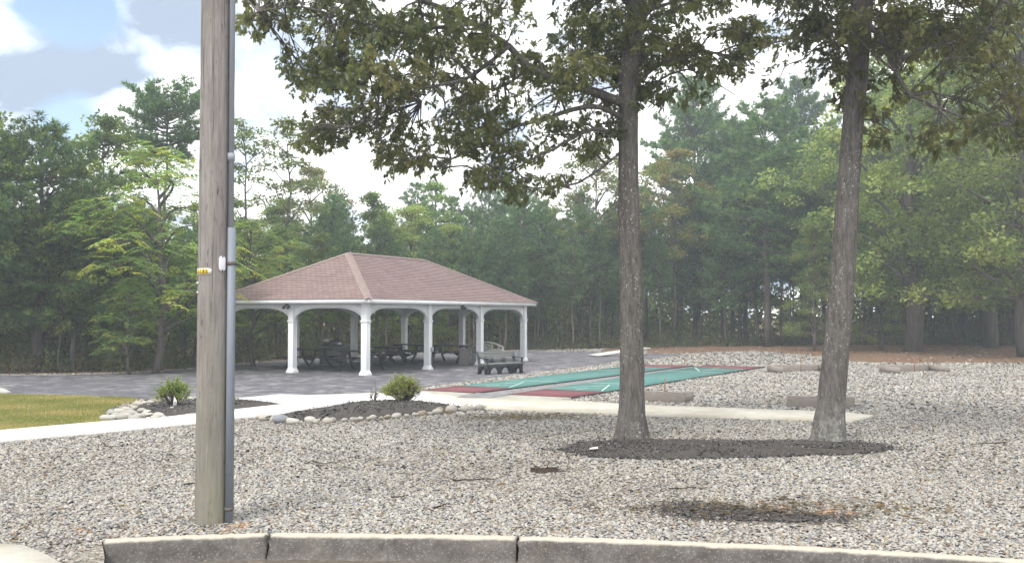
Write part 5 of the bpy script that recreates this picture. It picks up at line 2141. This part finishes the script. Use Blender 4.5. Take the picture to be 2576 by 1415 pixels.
limbs1 = [
    ([(1575, 262, 0), (1490, 232, -0.3), (1410, 205, -0.6), (1330, 170, -0.9), (1280, 118, -1.1), (1200, 60, -1.4), (1080, 0, -1.7), (960, -40, -2)], 27, 6),
    ([(1575, 300, 0), (1500, 272, -0.4), (1400, 300, -0.8), (1300, 335, -1.1), (1180, 392, -1.3), (1120, 420, -1.4)], 15, 4),
    ([(1570, 345, 0), (1500, 322, -0.3), (1420, 352, -0.6), (1340, 392, -0.9), (1270, 440, -1.0)], 13, 3),
    ([(1565, 380, 0), (1500, 430, -0.2), (1440, 462, -0.4), (1350, 468, -0.6), (1250, 442, -0.8)], 8, 2.5),
    ([(1280, 118, -1.1), (1170, 190, -1.5), (1060, 215, -1.8), (960, 260, -2.0), (880, 320, -2.1)], 10, 3),
    ([(1200, 60, -1.4), (1050, 70, -1.6), (900, 60, -1.8), (740, 20, -1.9), (650, 30, -1.9)], 9, 3),
    ([(1330, 170, -0.9), (1240, 225, -0.9), (1130, 215, -1.2), (1060, 255, -1.2)], 8, 2.5),
    ([(1600, 200, 0), (1680, 150, 0.4), (1780, 128, 0.8), (1890, 150, 1.2)], 13, 4),
    ([(1600, 240, 0), (1680, 195, 0.6), (1740, 180, 1.2), (1850, 240, 1.5)], 8, 2.5),
    ([(1600, 60, 0), (1700, -20, 0.5), (1840, -40, 1.0)], 16, 6),
    ([(1592, 20, 0), (1520, -60, -0.3), (1400, -80, -0.5)], 18, 6),
]
hi1 = [(1100, -160, -2, 1.1, 1500), (1350, -260, -1, 1.4, 2600), (1600, -330, 0, 1.7, 3600), (1800, -230, 1, 1.3, 2200), (1500, -160, 2, 1.3, 2000), (1650, -150, -1.5, 1.2, 2000), (900, -120, -2, 0.9, 900), (1600, -600, 0, 1.6, 3000)]
oak("oak with upright trunk, low limbs spread left over the pavilion", [(1588, 1106), (1590, 1000), (1589, 850), (1588, 700), (1583, 560), (1581, 420), (1580, 300), (1584, 180), (1596, 60), (1606, -60)], TREEY, [74, 62, 58, 57, 54, 50, 49, 48, 46, 42], limbs1, cl, 41, hi1)

cl2 = []
cl2 += area(1930, -60, 2130, 120, 22, -1.0, 2.5, 15)
cl2 += area(1960, 110, 2110, 200, 6, -0.5, 2.0, 11, 0.34)
cl2 += area(2130, -60, 2300, 130, 20, -1.5, 2.0, 15)
cl2 += area(2230, -60, 2590, 160, 34, -2.0, 3.0, 14, 0.46)
cl2 += area(2220, 130, 2590, 260, 20, -1.5, 3.0, 11, 0.42)
cl2 += area(2110, 150, 2210, 330, 9, -0.6, 1.0, 9, 0.3)
cl2 += area(2430, 240, 2600, 420, 10, -2.0, 2.0, 11, 0.42)
cl2 += area(2240, 330, 2420, 400, 5, -1.0, 1.5, 8, 0.34)
limbs2 = [
    ([(2170, 50, 0), (2214, 100, -0.2), (2240, 160, -0.4), (2275, 235, -0.6), (2330, 262, -0.8), (2395, 330, -1.0)], 17, 4),
    ([(2275, 235, -0.6), (2330, 225, -0.3), (2400, 245, 0)], 8, 3),
    ([(2240, 160, -0.4), (2320, 120, -0.2), (2430, 100, 0.2), (2540, 60, 0.4)], 10, 4),
    ([(2160, 90, 0), (2090, 60, 0.4), (2000, 90, 0.9), (1930, 110, 1.2)], 12, 3),
    ([(2150, 130, 0), (2080, 110, 0.5), (2020, 150, 1.0)], 7, 2.5),
    ([(2180, -10, 0), (2300, -40, -0.5), (2440, -30, -1.0), (2560, 10, -1.4)], 16, 5),
    ([(2180, -30, 0), (2080, -60, 0.5), (1980, -30, 1.0)], 14, 5),
    ([(2330, 262, -0.8), (2440, 300, -1.0), (2550, 310, -1.2)], 8, 3),
]
hi2 = [(2180, -330, 0, 1.7, 3600), (2400, -230, -1, 1.5, 2800), (2000, -230, 1, 1.4, 2400), (2300, -160, 2, 1.3, 2000), (2550, -150, 0, 1.3, 2000), (2150, -160, -1.6, 1.2, 1800), (2180, -600, 0, 1.6, 3000)]
oak("oak with trunk leaning right and lichen patches at its foot", [(2083, 1111), (2092, 1000), (2106, 850), (2119, 700), (2128, 560), (2137, 420), (2147, 300), (2158, 180), (2167, 60), (2174, -60)], 16.6, [76, 68, 62, 60, 57, 53, 52, 52, 52, 46], limbs2, cl2, 43, hi2)

# ------------------------------------------------------------------ shrubs


def shrub(name, label, px_, py_, h, w, nst, leaves, cols, seed, group=None, lean=0.0, bare=0.0):
    r = np.random.default_rng(seed)
    p = gnd(px_, py_)
    root = thing(name, label, "shrub", (p[0], p[1], 0.08), 0, group)
    T, G_ = Geo(), Geo()
    C, D = [], []
    for k in range(nst):
        a = r.uniform(0, 6.28)
        q = r.uniform(0, 1) ** 0.6
        tip = np.array([math.cos(a) * w * q + lean, math.sin(a) * w * q * 0.9, h * (1 - 0.45 * q ** 2) * r.uniform(0.7, 1.05)])
        B = spline(np.array([[0, 0, -0.02], tip * [0.45, 0.45, 0.35] + r.normal(0, 0.02, 3), tip]), 7)
        tube(T, B, np.linspace(0.011, 0.003, 7), 4, caps=False)
        for s_ in range(4):
            b = B[int(r.integers(3, 6))]
            t2 = tip + r.normal(0, 0.07, 3)
            tube(T, [b, (b + t2) / 2 + r.normal(0, 0.01, 3), t2], [0.005, 0.004, 0.002], 3, caps=False)
            if leaves and not (tip[0] > w * 0.35 and r.random() < bare):
                f = r.uniform(0.55, 1.08, leaves)[:, None]
                C.append(b * (1 - f) + t2 * f + r.normal(0, 0.018, (leaves, 3)))
                D.append(unit((t2 - b) * 4 + rnd_unit(r, leaves) * 0.7))
    T.build("stems", M["twig"], root)
    if C:
        C, D = np.concatenate(C), np.concatenate(D)
        n = len(C)
        L = r.uniform(0.035, 0.07, n)
        add_leaves(G_, C, D, rnd_unit(r, n), L, L * 0.4, pal(r, n, cols))
        G_.build("foliage", M["leaf"], root)
    return root


SH = [(0.14, 0.18, 0.055), (0.19, 0.22, 0.07), (0.10, 0.13, 0.05)]
shrub("shrub", "small vase shaped green shrub in the left mulch bed", 438, 1030, 0.52, 0.36, 44, 13, [(0.12, 0.17, 0.05), (0.2, 0.25, 0.07), (0.085, 0.12, 0.04)], 1)
shrub("shrub", "wide twiggy yellow green shrub in the right mulch bed", 1018, 1019, 0.50, 0.46, 90, 15, SH + [(0.2, 0.15, 0.08)], 2, None, -0.03, 0.8)
shrub("shrub", "tiny bare twig shrub beside the wide one", 940, 1018, 0.30, 0.15, 9, 0, SH, 3)

# ------------------------------------------------------------------ light, sky, haze
SUN_EL, SUN_AZ = rad(56), rad(208)  # veiled sun, high behind the camera and a little to its left
sd = bpy.data.lights.new("sun", "SUN")
sd.energy = 1.5
sd.angle = rad(22)
sd.color = (1.0, 0.95, 0.87)
so = bpy.data.objects.new("sun", sd)
COL.objects.link(so)
to_sun = Vector((math.sin(SUN_AZ) * math.cos(SUN_EL), math.cos(SUN_AZ) * math.cos(SUN_EL), math.sin(SUN_EL)))
so.rotation_euler = to_sun.to_track_quat("Z", "Y").to_euler()
so.location = (20, 40, 60)

w = bpy.data.worlds.new("World")
SC.world = w
w.use_nodes = True
nt = w.node_tree
nt.nodes.clear()
N = nt.nodes.new
out = N("ShaderNodeOutputWorld")
sky = N("ShaderNodeTexSky")
sky.sky_type = "NISHITA"
sky.sun_disc = False
sky.sun_elevation = SUN_EL
sky.sun_rotation = SUN_AZ
bg1 = N("ShaderNodeBackground")
bg1.inputs[1].default_value = 0.105
nt.links.new(sky.outputs[0], bg1.inputs[0])
tc = N("ShaderNodeTexCoord")
sep = N("ShaderNodeSeparateXYZ")
nt.links.new(tc.outputs["Generated"], sep.inputs[0])


def wm(op, a, b=0.0, clamp=False):
    m = N("ShaderNodeMath")
    m.operation = op
    m.use_clamp = clamp
    for s, x in ((m.inputs[0], a), (m.inputs[1], b)):
        if hasattr(x, "is_output"):
            nt.links.new(x, s)
        else:
            s.default_value = x
    return m.outputs[0]


zc = wm("ADD", wm("MAXIMUM", sep.outputs[2], 0.0), 0.12)
cmb = N("ShaderNodeCombineXYZ")
nt.links.new(sep.outputs[0], cmb.inputs[0])
nt.links.new(sep.outputs[1], cmb.inputs[1])
nt.links.new(wm("MULTIPLY", sep.outputs[2], 1.7), cmb.inputs[2])


def wnoise(scale, det, rough, loc, dist=0.0):
    mp = N("ShaderNodeMapping")
    mp.inputs["Location"].default_value = loc
    nt.links.new(cmb.outputs[0], mp.inputs[0])
    n_ = N("ShaderNodeTexNoise")
    n_.inputs["Scale"].default_value = scale
    n_.inputs["Detail"].default_value = det
    n_.inputs["Roughness"].default_value = rough
    n_.inputs["Distortion"].default_value = dist
    nt.links.new(mp.outputs[0], n_.inputs["Vector"])
    return n_.outputs["Fac"]


def wramp(f, stops):
    r_ = N("ShaderNodeValToRGB")
    e = r_.color_ramp.elements
    while len(e) < len(stops):
        e.new(0.5)
    for q, (p, c) in zip(e, stops):
        q.position, q.color = p, (*c, 1)
    nt.links.new(f, r_.inputs[0])
    return r_.outputs[0]


def dirblob(px_, py_, size):
    """how near the view direction is to a bank of cloud seen in the photograph's direction (px, py)"""
    d = unit(ray(px_, py_))
    vm = N("ShaderNodeVectorMath")
    vm.operation = "DISTANCE"
    nt.links.new(tc.outputs["Generated"], vm.inputs[0])
    vm.inputs[1].default_value = tuple(d)
    return wm("SUBTRACT", 1.0, wm("DIVIDE", vm.outputs["Value"], size), True)


n1 = wnoise(4.0, 8, 0.55, (0.3, 1.7, 0), 0.3)
n2 = wnoise(7.5, 9, 0.56, (4.1, 0.6, 0), 0.5)
blue = wm("ADD", wm("MULTIPLY", dirblob(160, 25, 0.07), 0.42), wm("MULTIPLY", dirblob(150, 325, 0.06), 0.3))
cover = wm("SUBTRACT", wm("ADD", wm("MULTIPLY", n1, 0.7), 0.34), blue)
mask = wramp(cover, [(0.45, (0, 0, 0)), (0.55, (1, 1, 1))])
dk = wm("ADD", wm("ADD", wm("MULTIPLY", dirblob(50, 225, 0.075), 0.9), wm("MULTIPLY", dirblob(240, 205, 0.06), 0.8)), wm("MULTIPLY", dirblob(470, 10, 0.06), 0.8))
dark = wm("ADD", dk, wm("MULTIPLY", wm("SUBTRACT", n2, 0.5), 2.6))
ccol = wramp(dark, [(0.02, (1.0, 1.0, 1.0)), (0.22, (0.5, 0.57, 0.68)), (0.5, (0.22, 0.275, 0.36))])
bg2 = N("ShaderNodeBackground")
bg2.inputs[1].default_value = 1.0
nt.links.new(ccol, bg2.inputs[0])
mx = N("ShaderNodeMixShader")
nt.links.new(mask, mx.inputs[0])
nt.links.new(bg1.outputs[0], mx.inputs[1])
nt.links.new(bg2.outputs[0], mx.inputs[2])
nt.links.new(mx.outputs[0], out.inputs[0])

# thin haze volume added to imitate the veiling glare of window glass
HAZE = 0.0020
if HAZE:
    g = Geo()
    box(g, (8, 44, 14.5), (150, 130, 32))
    hz = g.build("haze", None)
    hm = bpy.data.materials.new("glare_haze")
    hm.use_nodes = True
    ht = hm.node_tree
    ht.nodes.clear()
    ho = ht.nodes.new("ShaderNodeOutputMaterial")
    hv = ht.nodes.new("ShaderNodeVolumePrincipled")
    hv.inputs["Color"].default_value = (0.86, 0.93, 1.0, 1)
    hv.inputs["Density"].default_value = HAZE
    hv.inputs["Anisotropy"].default_value = 0.2
    ht.links.new(hv.outputs[0], ho.inputs["Volume"])
    hz.data.materials.append(hm)
    props(hz, "thin pale haze added to stand in for window glare", None, None, "stuff")

# ------------------------------------------------------------------ render settings
SC.view_settings.view_transform = "Standard"
SC.view_settings.look = "None"
SC.view_settings.exposure = 1.15
SC.view_settings.gamma = 1.0
SC.cycles.use_denoising = True
SC.cycles.denoiser = "OPENIMAGEDENOISE"
SC.cycles.denoising_input_passes = "RGB_ALBEDO_NORMAL"
SC.cycles.denoising_prefilter = "ACCURATE"
SC.cycles.max_bounces = 6
SC.cycles.diffuse_bounces = 3
SC.cycles.glossy_bounces = 2
SC.cycles.transmission_bounces = 4
SC.cycles.transparent_max_bounces = 8
SC.cycles.volume_bounces = 0
SC.cycles.sample_clamp_indirect = 4.0
SC.render.film_transparent = False
